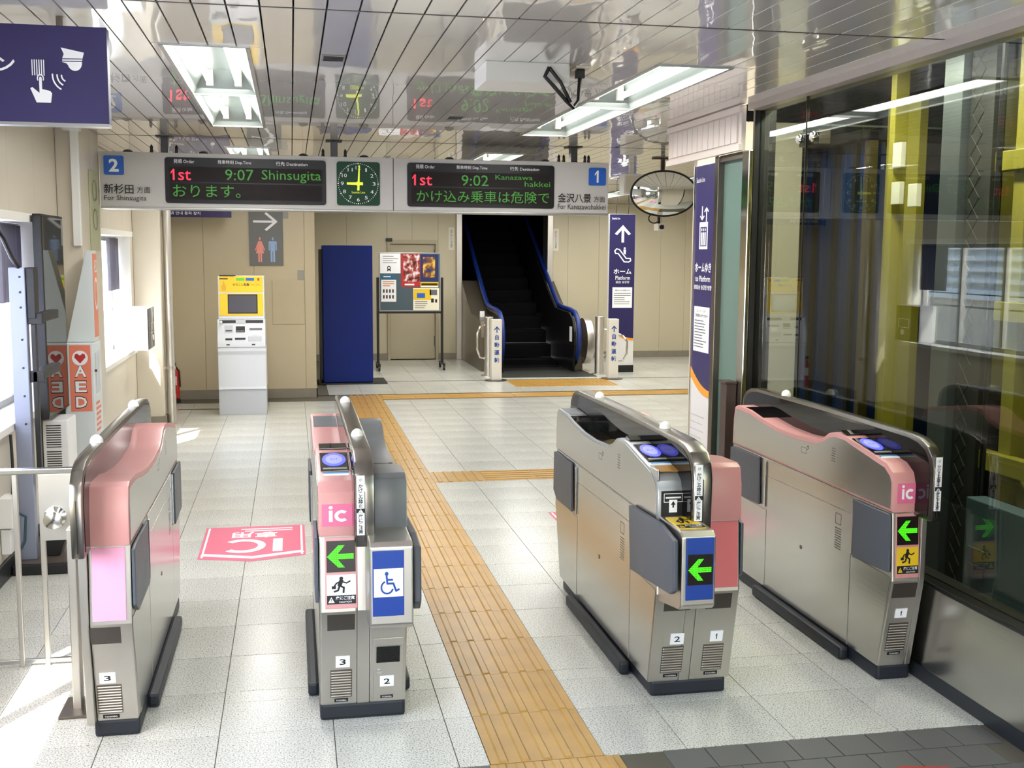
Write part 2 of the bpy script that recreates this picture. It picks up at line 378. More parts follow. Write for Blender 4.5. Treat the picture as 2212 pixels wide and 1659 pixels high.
for bi, (y0, y1) in enumerate(bays):
    x = .02-PIT*14; xmax = 2.5 if y1 < 5 else (2.5 if bi == 2 else 6.0)
    if bi == 0:
        continue
    while x < xmax-.02:
        a, b = max(x, -1.5), min(x+PIT, xmax); segs = [(a, b, y0, y1)]
        for fx0, fx1, fy0, fy1 in FIX:
            out = []
            for (p, q, r, s) in segs:
                if q <= fx0 or p >= fx1 or s <= fy0 or r >= fy1: out.append((p, q, r, s)); continue
                if r < fy0: out.append((p, q, r, fy0))
                if s > fy1: out.append((p, q, fy1, s))
                if p < fx0-.02: out.append((p, fx0, max(r, fy0), min(s, fy1)))
                if q > fx1+.02: out.append((fx1, q, max(r, fy0), min(s, fy1)))
            segs = out
        for sg in segs: slat(*sg)
        x += PIT
for k in range(31): slat(2.52+PIT*k, 2.52+PIT*(k+1), 6.76, 8.55)
mb = MB()
for fx in ((-1.5, -.5), (-.165, 1.6), (1.935, 2.5)): mb.box(fx[0], fx[1], -3.5, -.5, CZ, CZ+.012)
mb.box(-.5, -.165, -3.5, -.5, CZ, CZ+.012); mb.box(1.6, 1.935, -3.5, -.5, CZ, CZ+.012)
mb.box(6, 7.4, 6.8, 18, CZ, CZ+.012)
o = P(mb, 'ceiling_sheet', SLAT, ce)
for y_, xb_ in ((4.0, 2.48), (8.55, 6.0), (13.0, 6.0)): P(MB().box(-1.49, xb_, y_-.006, y_+.006, CZ-.0012, CZ+.014), 'joint_strip', mat('dark_joint', (58,54,50), .5), ce)

# ------------------------------------------------------------------ left wall with its windows
wl = MB()
wl.box(-1.75, -1.508, -3.6, 7.8, -.1, .80); wl.box(-1.75, -1.508, -3.6, 7.8, 1.885, 2.7); wl.box(-1.75, -1.508, 7.25, 7.8, .8, 1.885); wl.box(-1.75, -1.508, -3.6, 1.2, .8, 1.885)
wl.box(-1.75, -1.358, 7.808, 8.55, -.1, 2.7)
wl.box(-1.75, -1.508, 8.55, 11.3, -.1, .79); wl.box(-1.75, -1.508, 8.55, 11.3, 1.855, 2.7); wl.box(-1.75, -1.508, 8.55, 8.95, .79, 1.855); wl.box(-1.75, -1.508, 11.1, 11.3, .79, 1.855)
wl.box(-1.75, -1.258, 11.308, 11.55, -.1, 2.7); wl.box(-1.75, -1.6, 11.55, 18.2, -.1, 2.7)
WL = struct(wl, 'wall_left', WALLB)
def pan(F, u0, u1, v0, v1, parent, g=.003, th=.008, m=WALL, name='wall_panel'):
    return P(MB().fbox(F, u0+g/2, u1-g/2, v0+g/2, v1-g/2, -.002, th), name, m, parent, .0015, seg=1)
R_ = faceR(-1.508)
for a, b in ((2.0,2.65),(2.65,3.3),(3.3,3.95),(3.95,4.6),(4.6,5.25),(5.25,5.9),(5.9,6.52),(6.52,7.14),(7.14,7.8),(8.55,9.3),(9.3,10.0),(10.0,10.65),(10.65,11.3)):
    top0 = 1.885 if b < 8 else 1.855
    pan(R_, a, b, top0, CZ, WL); pan(R_, a, b, .1, .80 if b < 8 else .79, WL)
pan(R_, 7.25, 7.8, .8, 1.885, WL); pan(R_, 8.55, 8.95, .79, 1.855, WL); pan(R_, 11.1, 11.3, .79, 1.855, WL)
pan(front(7.808), -1.5, -1.358, .1, CZ, WL, name='pilaster_face'); pan(faceR(-1.358), 7.8, 8.2, .1, CZ, WL, name='pilaster_face'); pan(faceR(-1.358), 8.2, 8.55, .1, CZ, WL, name='pilaster_face')
pan(front(11.308), -1.5, -1.25, .1, CZ, WL, name='pilaster_face'); pan(faceR(-1.258), 11.3, 11.55, .1, CZ, WL, name='pilaster_face'); pan(faceR(-1.6), 11.55, 12.5, .1, CZ, WL); pan(faceR(-1.6), 12.5, 13.4, .1, CZ, WL)
bl = MB().box(-1.5, -1.485, -5, 7.8, -.004, .1); struct(bl, 'baseboard_left', SKIRTD)
bl = MB().box(-1.5, -1.488, 8.55, 11.3, -.004, .1).box(-1.5, -1.245, 11.288, 11.3, -.004, .1).box(-1.25, -1.238, 11.3, 11.55, -.004, .1).box(-1.595, -1.58, 11.55, 13.4, -.004, .1); struct(bl, 'baseboard_left.001', SKIRT)
def window(name, y0, y1, z0, z1, posts, rails, frosted=None):
    w_ = structE(name)
    P(MB().box(-1.748, -1.46, y0-.02, y1+.02, z0-.035, z0+.004), 'sill', SILL, w_, .003)
    P(MB().box(-1.748, -1.475, y0-.03, y1+.03, z1-.004, z1+.045), 'head_trim', SILL, w_, .003)
    P(MB().box(-1.748, -1.497, y1-.015, y1-.001, z0+.001, z1-.001), 'reveal', SILL, w_); P(MB().box(-1.748, -1.497, y0+.001, y0+.015, z0+.001, z1-.001), 'reveal', SILL, w_)
    f = P(MB().box(-1.72, -1.67, y0, y1, z0, z0+.045).box(-1.72, -1.67, y0, y1, z1-.045, z1).box(-1.72, -1.67, y0, y0+.04, z0, z1).box(-1.72, -1.67, y1-.04, y1, z0, z1), 'frame', FRAME, w_)
    ps = [y0]+list(posts)+[y1]
    for q in posts: P(MB().box(-1.715, -1.665, q-.025, q+.025, z0+.04, z1-.04), 'mullion', FRAME, w_)
    for zz in rails: P(MB().box(-1.83, -1.815, y0, y1, zz-.01, zz+.01), 'guard_rail', FRAME, w_)
    for a, b in zip(ps, ps[1:]): P(MB().box(-1.698, -1.692, a+.02, b-.02, z0+.04, z1-.04), 'pane', frosted if (frosted and a >= 3.7) else WGLASS, w_)
    return w_
FROST = bpy.data.materials.new('frosted_film'); FROST.use_nodes = True
_n = FROST.node_tree; _b = _n.nodes['Principled BSDF']; _b.inputs['Base Color'].default_value = (.85,.86,.9,1); _b.inputs['Transmission Weight'].default_value = .0; _b.inputs['Roughness'].default_value = .6
_tl = _n.nodes.new('ShaderNodeBsdfTranslucent'); _tl.inputs[0].default_value = (.86,.87,.92,1); _mx = _n.nodes.new('ShaderNodeMixShader'); _mx.inputs[0].default_value = .75
_n.links.new(_b.outputs[0], _mx.inputs[1]); _n.links.new(_tl.outputs[0], _mx.inputs[2]); _n.links.new(_mx.outputs[0], _n.nodes['Material Output'].inputs[0])
win1 = window('window_1', 1.2, 7.25, .80, 1.885, [2.2, 3.05, 3.75, 4.9, 6.05], [1.3], FROST)
win2 = window('window_2', 8.95, 11.1, .79, 1.855, [9.66, 10.38], [1.2], None)

# ------------------------------------------------------------------ back walls, door
wb = MB().box(-1.75, .265, 13.408, 18.2, -.1, 2.7); WB = struct(wb, 'wall_back', WALLB)
F = front(13.408)
for a, b in ((-1.59,-1.0),(-1.0,-.43),(-.43,.15),(.15,.27)):
    pan(F, a, b, .1, CZ, WB, m=WALLK)
for a, b in ((13.4,14.5),(14.5,15.6),(15.6,16.8),(16.8,17.9)): pan(faceR(.265), a, b, .1, CZ, WB, m=WALLK)
struct(MB().box(-1.59, .285, 13.385, 13.4, -.004, .105).box(.273, .288, 13.385, 17.9, -.004, .105), 'baseboard_back', SKIRT)
wf = MB().box(.27, 1.5, 17.908, 18.2, -.1, 2.7).box(1.5, 2.32, 17.908, 18.2, 1.92, 2.7).box(2.32, 2.62, 17.908, 18.2, -.1, 2.7).box(4.2, 7.4, 17.908, 18.2, -.1, 2.7).box(1.5, 2.32, 18.0, 18.2, -.1, 2.0)
WF = struct(wf, 'wall_back.001', WALLB); F = front(17.908)
for a, b in ((.27,.86),(.86,1.5)): pan(F, a, b, .1, CZ, WF, m=WALLF)
pan(F, 1.5, 1.9, 1.92, CZ, WF, m=WALLF); pan(F, 1.9, 2.32, 1.92, CZ, WF, m=WALLF); pan(F, 2.32, 2.61, .1, CZ, WF, m=WALLF)
for a, b in ((4.215,4.47),(4.47,5.0),(5.0,5.5),(5.5,6.07),(6.07,6.5),(6.5,7.2)): pan(F, a, b, .1, CZ, WF, m=WALLF)
struct(MB().box(.28, 1.5, 17.885, 17.9, -.004, .1).box(2.32, 2.61, 17.885, 17.9, -.004, .1).box(4.215, 7.2, 17.885, 17.9, -.004, .1), 'baseboard_back.001', SKIRT)
dr = structE('door_1')
P(MB().box(1.5, 1.545, 17.87, 17.98, 0, 1.92).box(2.275, 2.32, 17.87, 17.98, 0, 1.92).box(1.545, 2.275, 17.87, 17.98, 1.86, 1.92), 'door_frame', mat('beige_door_frame', (176,166,140), .45), dr, .003)
P(MB().box(1.55, 2.27, 17.92, 17.96, .01, 1.855), 'door_leaf', mat('beige_door', (182,172,146), .4, var=.02), dr, .003)
for z in (.22, 1.62): P(MB().box(2.255, 2.29, 17.885, 17.925, z, z+.16), 'hinge', STEELD, dr, .003)
P(MB().box(1.48, 1.58, 17.84, 17.885, 1.90, 1.95), 'door_closer', BLACK, dr, .005)
P(MB().cyl((1.53,17.86,.9), (1.53,17.86,1.0), .012), 'door_handle', CHROME, dr)
struct(MB().box(7.2, 7.4, 6.6, 18.2, -.1, 2.7).box(4.42, 7.4, 6.6, 6.7, -.1, 2.8).box(4.42, 4.5, 6.7, 7.47, -.1, 2.8).box(2.9, 4.5, 7.41, 7.47, -.1, 2.8), 'wall_right', WALL)
# wall and light behind the camera
wbk = MB().box(-1.75, -.4, -3.7, -3.5, -.1, 2.9).box(.9, 2.7, -3.7, -3.5, -.1, 2.9).box(-.4, .9, -3.7, -3.5, 2.1, 2.9); struct(wbk, 'wall_front', WALL)
struct(MB().box(-60, 60, -60, -3.7, -.4, -.06).box(-60, -1.76, -3.7, 80, -.9, -.5), 'pavement', mat('pale_pavement', (205,202,196), .8, var=.1, vs=.5))
# hatch, small plates and screws on the back wall
solo(MB().box(-.225, .14, 13.39, 13.399, .872, 1.39), 'access_hatch', mat('beige_hatch', (194,180,150), .35, var=.02), 'flat beige square access hatch in the wall right of the yellow kiosk', 'hatch', bevel=.003)
solo(MB().box(.07, .14, 13.385, 13.399, 1.392, 1.506), 'wall_plate', mat('grey_plate', (150,148,140), .4), 'small grey plate on beige wall above the square hatch', 'plate', bevel=.003)
solo(MB().box(-.094, -.03, 13.38, 13.399, 2.11, 2.21), 'wall_plate', MATS['grey_plate'], 'small grey plate on wall tucked behind the restroom sign', 'plate', bevel=.003)

# ------------------------------------------------------------------ right glass wall and the elevator front
wr = MB().box(2.5, 2.62, -3.6, 5.9, -.1, .40); WR = struct(wr, 'wall_right.001', SKIRTD)
for a, b in ((-1.0, 1.2), (1.2, 3.2), (3.2, 5.86)): P(MB().box(2.488, 2.502, a+.002, b-.002, .065, .405), 'lower_panel', STEEL, WR, .002)
P(MB().box(2.492, 2.5, -3.5, 5.9, -.004, .062), 'skirting', SKIRTD, WR)
gw = structE('window_3')
P(MB().box(2.492, 2.62, -3.5, 5.9, .405, .42), 'bottom_rail', BLACK, gw, .003); P(MB().box(2.485, 2.62, -3.5, 5.9, 2.512, CZ+.01), 'top_rail', mat('warm_grey_rail', (176,166,158), .35, .3), gw, .003)
P(MB().box(2.545, 2.555, 5.295, 5.862, .42, 2.53), 'pane', GLASS, gw); P(MB().box(2.545, 2.555, 2.6, 5.288, .42, 2.53), 'pane', GLASS, gw); P(MB().box(2.545, 2.555, -3.5, 2.592, .42, 2.53), 'pane', GLASS, gw)
P(MB().box(2.542, 2.558, 5.289, 5.294, .42, 2.512), 'joint', BLACK, gw)
for y_, z_ in ((5.36, 2.305), (5.21, 2.305)):
    P(MB().lathe((2.545, y_, z_), (-1,0,0), [(.012,-.02),(.026,0),(.026,.008),(.020,.014)], 16), 'glass_bolt', CHROME, gw, smooth=True)
P(MB().box(2.56, 2.62, 5.18, 5.40, 2.27, 2.34), 'glass_bracket', STEELD, gw)
P(MB().box(2.515, 2.64, 5.862, 5.885, 0, CZ), 'edge_gasket', BLACK, gw); P(MB().box(2.485, 2.513, 5.864, 5.955, 0, 2.3), 'edge_post', CHROME, gw, .006)
ef = thing('elevator_entrance', 'elevator front with teal glass strip and dark frame beside the purple sign', 'elevator', (2.55, 6.15, 0))
P(MB().box(2.52, 2.55, 5.955, 6.30, 0, 2.26), 'teal_strip', TEAL, ef); P(MB().box(2.48, 2.6, 6.30, 6.355, 0, 2.3), 'frame_post', STEELD, ef, .004)
P(MB().box(2.49, 2.6, 5.955, 6.30, 2.26, 2.3), 'frame_head', STEELD, ef, .003); P(MB().box(2.5, 3.2, 6.70, 6.76, 0, 2.55), 'side_wall', WALL, ef)
solo(MB().box(2.42, 2.482, 5.93, 6.02, 0, .99).box(2.41, 2.482, 5.92, 6.03, .99, 1.005), 'bollard', BROWN, 'short dark brown post in front of the teal elevator strip', 'post', bevel=.004)
# louvred box over the elevator front
lb = thing('louvre_box', 'pale slatted overhead box above the purple elevator sign', 'louvre box', (2.47, 6.5, 2.3))
LPALE = mat('pale_louvre', (214,202,192), .4)
P(MB().box(2.46, 2.488, 5.92, 7.14, 2.30, 2.545), 'casing', LPALE, lb, .004)
for k in range(13):
    a = 5.96+.089*k; P(MB().box(2.45, 2.462, a+.004, a+.085, 2.345, 2.50), 'slat', LPALE, lb, .002, seg=1)
P(MB().box(2.446, 2.47, 5.915, 7.145, 2.298, 2.335), 'lower_lip', LPALE, lb, .003); P(MB().box(2.446, 2.47, 5.915, 7.145, 2.507, 2.545), 'upper_lip', LPALE, lb, .003)
# purple elevator sign
def sign_pillar(name, label, F, u0, u1, z0, z1, zb, thick, loc):
    t = thing(name, label, 'sign', loc)
    P(MB().fbox(F, u0, u1, z0, z1, -thick, 0), 'panel', mat('white_sign_panel', (226,224,222), .35, .0), t, .003)
    return t
F = faceL(2.494)
es = sign_pillar('elevator_sign', 'tall purple sign with elevator pictogram and orange curve, beside teal strip', F, -6.70, -6.36, 0, 2.27, .9, .03, (2.5, 6.53, 0))
P(MB().fbox(F, -6.715, -6.70, 0, 2.27, -.03, .006), 'edge_strip', CHROME, es); P(MB().fbox(F, -6.365, -6.35, 0, 2.27, -.03, .006), 'edge_strip', CHROME, es)
cv = [(-6.70+.335*t, 1.015-.125*(1-(1-t)**2)) for t in [i/10 for i in range(11)]]
P(MB().prism(F, cv+[(-6.365, 2.265), (-6.70, 2.265)], .0, .002), 'purple_field', PURPLE, es)
P(MB().prism(F, cv+[(x_, y_-.065+.07*(x_+6.7)) for x_, y_ in cv[::-1]], .0, .0025), 'orange_curve', ORANGEB, es)
txt(es, 'Seaside Line', WHITEP, F, -6.68, -6.54, 2.165, 2.195, .003)
icon(es, 'pictogram', WHITEP, F, stroke([(.3,1),(.3,.15)], .09)+stroke([(.12,.35),(.3,.12),(.48,.35)], .09)+stroke([(.72,0),(.72,.85)], .09)+stroke([(.54,.65),(.72,.88),(.9,.65)], .09), -6.62, 1.925, .17, .09, .003)
icon(es, 'pictogram', WHITEP, F, [[(0,0),(1,0),(1,1),(0,1)]], -6.61, 1.755, .14, .165, .003)
icon(es, 'pictogram', PURPLE, F, [[(.12,.1),(.88,.1),(.88,.82),(.12,.82)]], -6.61, 1.755, .14, .165, .0035)
icon(es, 'pictogram', WHITEP, F, [circ(.29+.21*k, .72, .06, 10) for k in range(3)]+[[(.22+.21*k,.14),(.37+.21*k,.14),(.37+.21*k,.62),(.22+.21*k,.62)] for k in range(3)], -6.61, 1.755, .14, .165, .004)
txt(es, 'ホームゆき', WHITEP, F, -6.67, -6.40, 1.612, 1.672, .003, .02); txt(es, 'to Platform', WHITEP, F, -6.66, -6.41, 1.555, 1.592, .003, .01); txt(es, '到站台 승강장 방향', WHITEP, F, -6.68, -6.385, 1.505, 1.535, .003, .015)
plate(es, 'notice', WHITEP, F, -6.665, -6.405, 1.12, 1.40, .002, .004)
txt(es, 'エレベーター', BLACKP, F, -6.62, -6.45, 1.365, 1.383, .0045); txt(es, 'ご利用のお客さまへ', BLACKP, F, -6.65, -6.42, 1.335, 1.355, .0045, .02)
lines(es, GREYP, F, -6.65, -6.43, [1.31-.018*k for k in range(10)], .006, .0043, seed=3)
lines(es, mat('pale_stripe', (196,192,190), .5), F, -6.69, -6.40, [.08+.045*k for k in range(15)], .006, .0008, seed=5)

# ------------------------------------------------------------------ elevator shaft behind the glass
YST = mat('yellow_steel_paint', (158,148,52), .42, var=.08, vs=3); YDK = mat('dull_yellow_wall', (168,158,64), .6, var=.12, vs=2)
SHD = mat('shaft_dark', (46,46,44), .7); CARB = mat('navy_car_panel', (20,50,104), .3, var=.05); SHG = mat('grey_shaft_steel', (92,98,104), .4, .4)
sh = MB().box(4.3, 4.4, 1.5, 7.3, -.1, 2.8).box(2.62, 4.4, 1.4, 1.5, -.1, 2.8).box(2.62, 4.4, 1.4, 7.3, -.1, .0).box(2.62, 4.4, 1.4, 7.3, 2.78, 2.85).box(3.0, 4.4, 7.3, 7.4, -.1, 2.8); SH = struct(sh, 'wall_right.002', SHD)
for k in range(11):
    a = 1.6+.4*k; P(MB().box(4.27, 4.3, a+.01, a+.39, 0, 2.75), 'wall_panel', YDK, SH, .004)
car = thing('elevator_car', 'dark navy elevator car standing behind the glass corner', 'elevator car', (3.8, 6.5, 0))
for k in range(3): P(MB().box(3.38, 4.2, 6.20+.27*k+.004, 6.47+.27*k, .02, 2.4), 'side_panel', CARB, car, .004)
for a in (6.28, 6.52, 6.8): P(MB().box(3.35, 3.38, a, a+.04, .02, 2.4), 'upright', DARKM, car)
P(MB().box(3.36, 3.42, 6.15, 6.2, .02, 2.45), 'upright', STEELD, car); P(MB().box(3.3, 4.2, 6.15, 7.01, 2.4, 2.46), 'roof', DARKM, car)
fr_ = thing('steel_tower', 'yellow painted steel frame of posts and beams inside the elevator shaft', 'steel frame', (3.3, 5.0, 0))
for y_, wd, x_ in ((5.66, .055, 3.24), (5.16, .10, 3.35), (4.60, .09, 3.3), (4.2, .09, 3.3), (3.6, .1, 3.3)):
    P(MB().box(x_, x_+.08, y_, y_+wd, 0, 2.75), 'post', YST, fr_, .004)
for z_, a, b in ((.70, 3.6, 4.85), (1.42, 3.6, 4.9), (2.12, 3.6, 4.85), (.08, 3.4, 5.2)): P(MB().box(3.26, 3.32, a, b, z_, z_+.09), 'beam', YST, fr_, .004)
P(MB().prism(FR((3.34,0,0),(0,1,0),(0,0,1)), [(4.62,.75),(4.70,.75),(4.30,.1),(4.22,.1)], 0, .05), 'brace', YST, fr_)
P(MB().box(3.5, 3.56, 5.25, 5.62, .1, 2.4), 'plate', YST, fr_, .004); P(MB().box(3.7, 3.76, 5.72, 5.79, .05, 2.7), 'plate', YST, fr_, .004); P(MB().box(3.6, 3.66, 3.9, 4.5, .6, 2.5), 'plate', YST, fr_, .004); P(MB().box(3.45, 3.5, 5.76, 6.11, .03, 2.6), 'plate', YST, fr_, .004); P(MB().box(3.55, 3.6, 4.66, 5.14, .9, 2.7), 'plate', YST, fr_, .004)
P(MB().box(3.2, 3.26, 4.98, 5.14, 0, 2.75), 'guide_column', SHG, fr_, .004)
lt = thing('lattice_guard', 'narrow dark lattice guard strip inside the elevator shaft', 'guard', (3.2, 4.88, 0))
P(MB().box(3.24, 3.27, 4.78, 4.97, 0, 2.75), 'backing', SHD, lt)
m_ = MB()
for k in range(28):
    z_ = .1*k
    for s in (0, 1):
        a, b = ((4.83, 4.92) if s else (4.92, 4.83)); m_.tube([(3.22, a, z_), (3.22, b, z_+.1)], .003, 4)
P(m_, 'lattice', mat('dull_lattice_steel', (52,54,54), .6, spec=.2), lt)
for a, z0, z1 in ((5.55, 2.0, 2.12), (5.38, 1.98, 2.10), (5.55, 2.2, 2.33)): solo(MB().box(3.22, 3.25, a, a+.085, z0, z1), 'shaft_plate', IVORY, {2.0:'upper left ivory plate in dark shaft, farther from the lattice', 1.98:'ivory plate in dark shaft nearer the lattice strip', 2.2:'topmost ivory plate high in the dark shaft'}[z0], 'plate', bevel=.003)
solo(MB().prism(FR((3.28,0,0),(0,1,0),(0,0,1)), rr(4.83, 5.14, .0, 1.06, .09), .05, .25), 'motor_housing', DARKM, 'dark rounded housing standing in the shaft behind the pink gate', 'housing', bevel=.01)
cb = thing('control_cabinet', 'blue grey control cabinet low in the elevator shaft', 'cabinet', (3.2, 4.4, 0))
P(MB().box(3.1, 3.2, 4.05, 4.62, 0.02, .60), 'body', mat('blue_grey_cabinet', (84,104,112), .45), cb, .006)
for z_ in (.25, .33): P(MB().box(3.09, 3.1, 4.45, 4.58, z_, z_+.045), 'label_plate', SHG, cb)
solo(MB().tube([(3.2,4.66,2.7),(3.2,4.665,1.6),(3.2,4.655,.9),(3.2,4.67,.3),(3.2,4.66,.02)], .014, 8), 'shaft_cable', BLACK, 'thick black cable hanging down the elevator shaft', 'cable', smooth=True)
sa = bpy.data.lights.new('shaft_fill_light', 'AREA'); sa.shape = 'RECTANGLE'; sa.size = .12; sa.size_y = 2.5; sa.energy = 75; sa.color = (1, .95, .82)  # added unseen lamp that brightens the yellow steel in the shaft
sao = bpy.data.objects.new('shaft_fill_light', sa); COL.objects.link(sao); sao.location = (2.86, 4.9, 2.74)

# ------------------------------------------------------------------ neighbouring building outside
nb = thing('neighbour_building', 'pale building with horizontal louvres seen outside the left windows', 'building', (-7, 25, -.5))
P(MB().box(-9, -7, 6, 26, -.5, 1.0), 'wall', mat('beige_render', (214,200,180), .7), nb); P(MB().box(-9, -7.2, 6, 26, 1.0, 3.6), 'upper_wall', WHITE, nb)
for k in range(12): P(MB().box(-7.2, -7.05, 6, 26, 1.05+.2*k, 1.13+.2*k), 'louvre', WHITE, nb)
P(MB().box(-7.1, -6.95, 6, 26, .95, 1.03), 'ledge', WHITE, nb)
nb2 = thing('bright_backdrop_building', 'white building added beyond the left windows so they show bright', 'building', (-14, 32, -.5))  # added block whose sun-facing side turns the window view white
P(MB().box(-30, -2.6, 30, 34, -.5, 9), 'facade', WHITE, nb2)
for k in range(9): P(MB().box(-29, -2.7, 29.85, 30, .2+.9*k, .3+.9*k), 'ledge', WHITE, nb2)

# ------------------------------------------------------------------ ceiling lights
TROF = mat('light_trough_grey', (150,158,152), .3)
TUBEM = bpy.data.materials.new('fluorescent_tube'); TUBEM.use_nodes = True
_b = TUBEM.node_tree.nodes['Principled BSDF']; _b.inputs['Base Color'].default_value = (.9,.9,.9,1); _b.inputs['Emission Color'].default_value = (.96, 1.0, .98, 1); _b.inputs['Emission Strength'].default_value = TUBE
mat('milky_tube_off', (225,226,224), .4)
FLAB = ['recessed twin tube ceiling light, the nearer one on the left', 'recessed twin tube ceiling light, the nearer one on the right', 'far left ceiling light just above the departure board', 'far right ceiling light just above the departure board', None, None, 'distant ceiling light glimpsed beside the convex mirror', 'ceiling light beyond the elevator front', 'unseen ceiling light added in front of the beige back door', 'unseen ceiling light added over the escalator landing', 'unseen ceiling light added in the right part of the hall, nearer one', 'unseen ceiling light added in the right part of the hall, farther one']  # back door, landing and right hall lights are added to brighten the far hall
for i, (x0, x1, y0, y1) in enumerate(FIX):
    t = thing('ceiling_light', FLAB[i] or 'unseen twin tube ceiling light added behind the camera, %s' % {4:'nearest on the left',5:'nearest on the right',8:'farthest on the left',9:'farthest on the right'}.get(i), 'ceiling light', ((x0+x1)/2, (y0+y1)/2, CZ), 'recessed ceiling lights')
    e = .012
    P(MB().box(x0-e, x1+e, y0-e, y0+.008, CZ-.006, CZ+.02).box(x0-e, x1+e, y1-.008, y1+e, CZ-.006, CZ+.02).box(x0-e, x0+.006, y0, y1, CZ-.006, CZ+.02).box(x1-.006, x1+e, y0, y1, CZ-.006, CZ+.02), 'frame', FRAME, t)
    ym = (y0+y1)/2
    for a, b in ((y0+.006, ym-.004), (ym+.004, y1-.006)):
        xa, xb, zt, k, c = x0+.005, x1-.005, CZ+.115, .07, .11
        bt = [(xa,a,CZ),(xb,a,CZ),(xb,b,CZ),(xa,b,CZ)]; tp = [(xa+k,a+c,zt),(xb-k,a+c,zt),(xb-k,b-c,zt),(xa+k,b-c,zt)]
        up = [(p[0],p[1],p[2]+.012) for p in bt+tp]
        P(MB().add(bt+tp+up, [(0,1,5,4),(1,2,6,5),(2,3,7,6),(3,0,4,7),(4,5,6,7),(8,9,13,12),(9,10,14,13),(10,11,15,14),(11,8,12,15),(12,13,14,15),(0,1,9,8),(1,2,10,9),(2,3,11,10),(3,0,8,11)]), 'reflector', TROF, t)
        for q in (x0+.095, x1-.095):
            P(MB().cyl((q, a+.11, CZ+.055), (q, b-.11, CZ+.055), .0165, 12), 'tube', TUBEM, t, smooth=True)
            P(MB().box(q-.018, q+.018, a+.075, a+.112, CZ+.035, zt).box(q-.018, q+.018, b-.112, b-.075, CZ+.035, zt), 'lamp_holder', IVORY, t)
    P(MB().box(x0, x1, ym-.01, ym+.01, CZ-.004, CZ+.02), 'cross_bar', FRAME, t)
    if True:
        ld = bpy.data.lights.new('ceiling_lamp', 'AREA'); ld.shape = 'RECTANGLE'; ld.size = x1-x0-.08; ld.size_y = y1-y0-.1; ld.energy = LAMP_W*(.4 if i in (4, 5) else 1); ld.color = (1.0, .985, .945)  # the unseen pair behind the camera is added to lift the gate fronts
        lo = bpy.data.objects.new('ceiling_lamp', ld); COL.objects.link(lo); lo.location = ((x0+x1)/2, ym, CZ+.03)
# small ceiling grilles, projector box, wiring
VENT = mat('grey_grille', (112,112,110), .5)
for x_, y_, lab in ((.19, 4.95, 'small dark ceiling grille right of the left ceiling light'), (1.0, 6.9, 'small dark ceiling grille nearest the departure board'), (.98, 5.6, 'small dark ceiling grille just behind the ceiling box')):
    t = thing('ceiling_grille', lab, 'vent', (x_, y_, CZ))
    P(MB().box(x_-.05, x_+.05, y_-.07, y_+.07, CZ-.006, CZ+.002), 'plate', VENT, t, .002)
    for k in range(4): P(MB().box(x_-.042, x_+.042, y_-.052+.03*k, y_-.04+.03*k, CZ-.009, CZ-.005), 'slot', BLACK, t)
t = thing('ceiling_box', 'white metal box fixed to the ceiling beside the right light', 'box', (1.03, 5.0, CZ))
P(MB().box(.84, 1.215, 4.87, 5.18, CZ-.085, CZ), 'body', mat('white_metal_box', (222,220,212), .4), t, .004)
P(MB().box(1.25, 1.32, 4.9, 5.0, CZ-.01, CZ), 'socket_plate', IVORY, t, .003); P(MB().box(1.262, 1.3, 4.93, 4.97, CZ-.05, CZ-.01), 'plug', BLACK, t, .004)
P(MB().tube([(1.12,4.865,CZ-.02),(1.10,4.86,CZ-.06),(1.14,4.86,CZ-.10),(1.2,4.87,CZ-.16),(1.24,4.9,CZ-.185),(1.27,4.93,CZ-.15),(1.281,4.95,CZ-.05)], .009, 8), 'cable', BLACK, t, smooth=True)
P(MB().tube([(1.12,4.865,CZ-.02),(1.17,4.86,CZ-.08),(1.22,4.87,CZ-.165)], .008, 8), 'cable', BLACK, t, smooth=True)

# ------------------------------------------------------------------ ticket gates
PT = [(3.915,.715),(3.918,.835),(3.932,.872),(3.985,.902),(4.33,.957),(4.42,.957),(4.475,.945),(4.53,.915),(4.60,.896),(4.8,.884),(5.0,.887),(5.2,.905),(5.34,.925),(5.50,.93),(5.535,.917),(5.55,.85),(5.555,.715)]
PI = [(3.94,.727),(3.942,.83),(3.955,.852),(4.0,.88),(4.33,.934),(4.42,.933),(4.465,.922),(4.515,.895),(4.59,.872),(4.8,.86),(5.0,.863),(5.2,.882),(5.34,.902),(5.50,.906),(5.52,.895),(5.532,.85),(5.535,.727)]
def mir(p, m): return [(9.462-y, z) for y, z in p] if m else p
YF = FR((0,0,0), (0,1,0), (0,0,1))
def yprism(poly, x0, x1): return MB().prism(YF, poly, x0, x1)
CORE = mat('gate_core', (70,68,66), .5, .6)
GCAP = mat('grey_gate_cap', (104,107,112), .32)
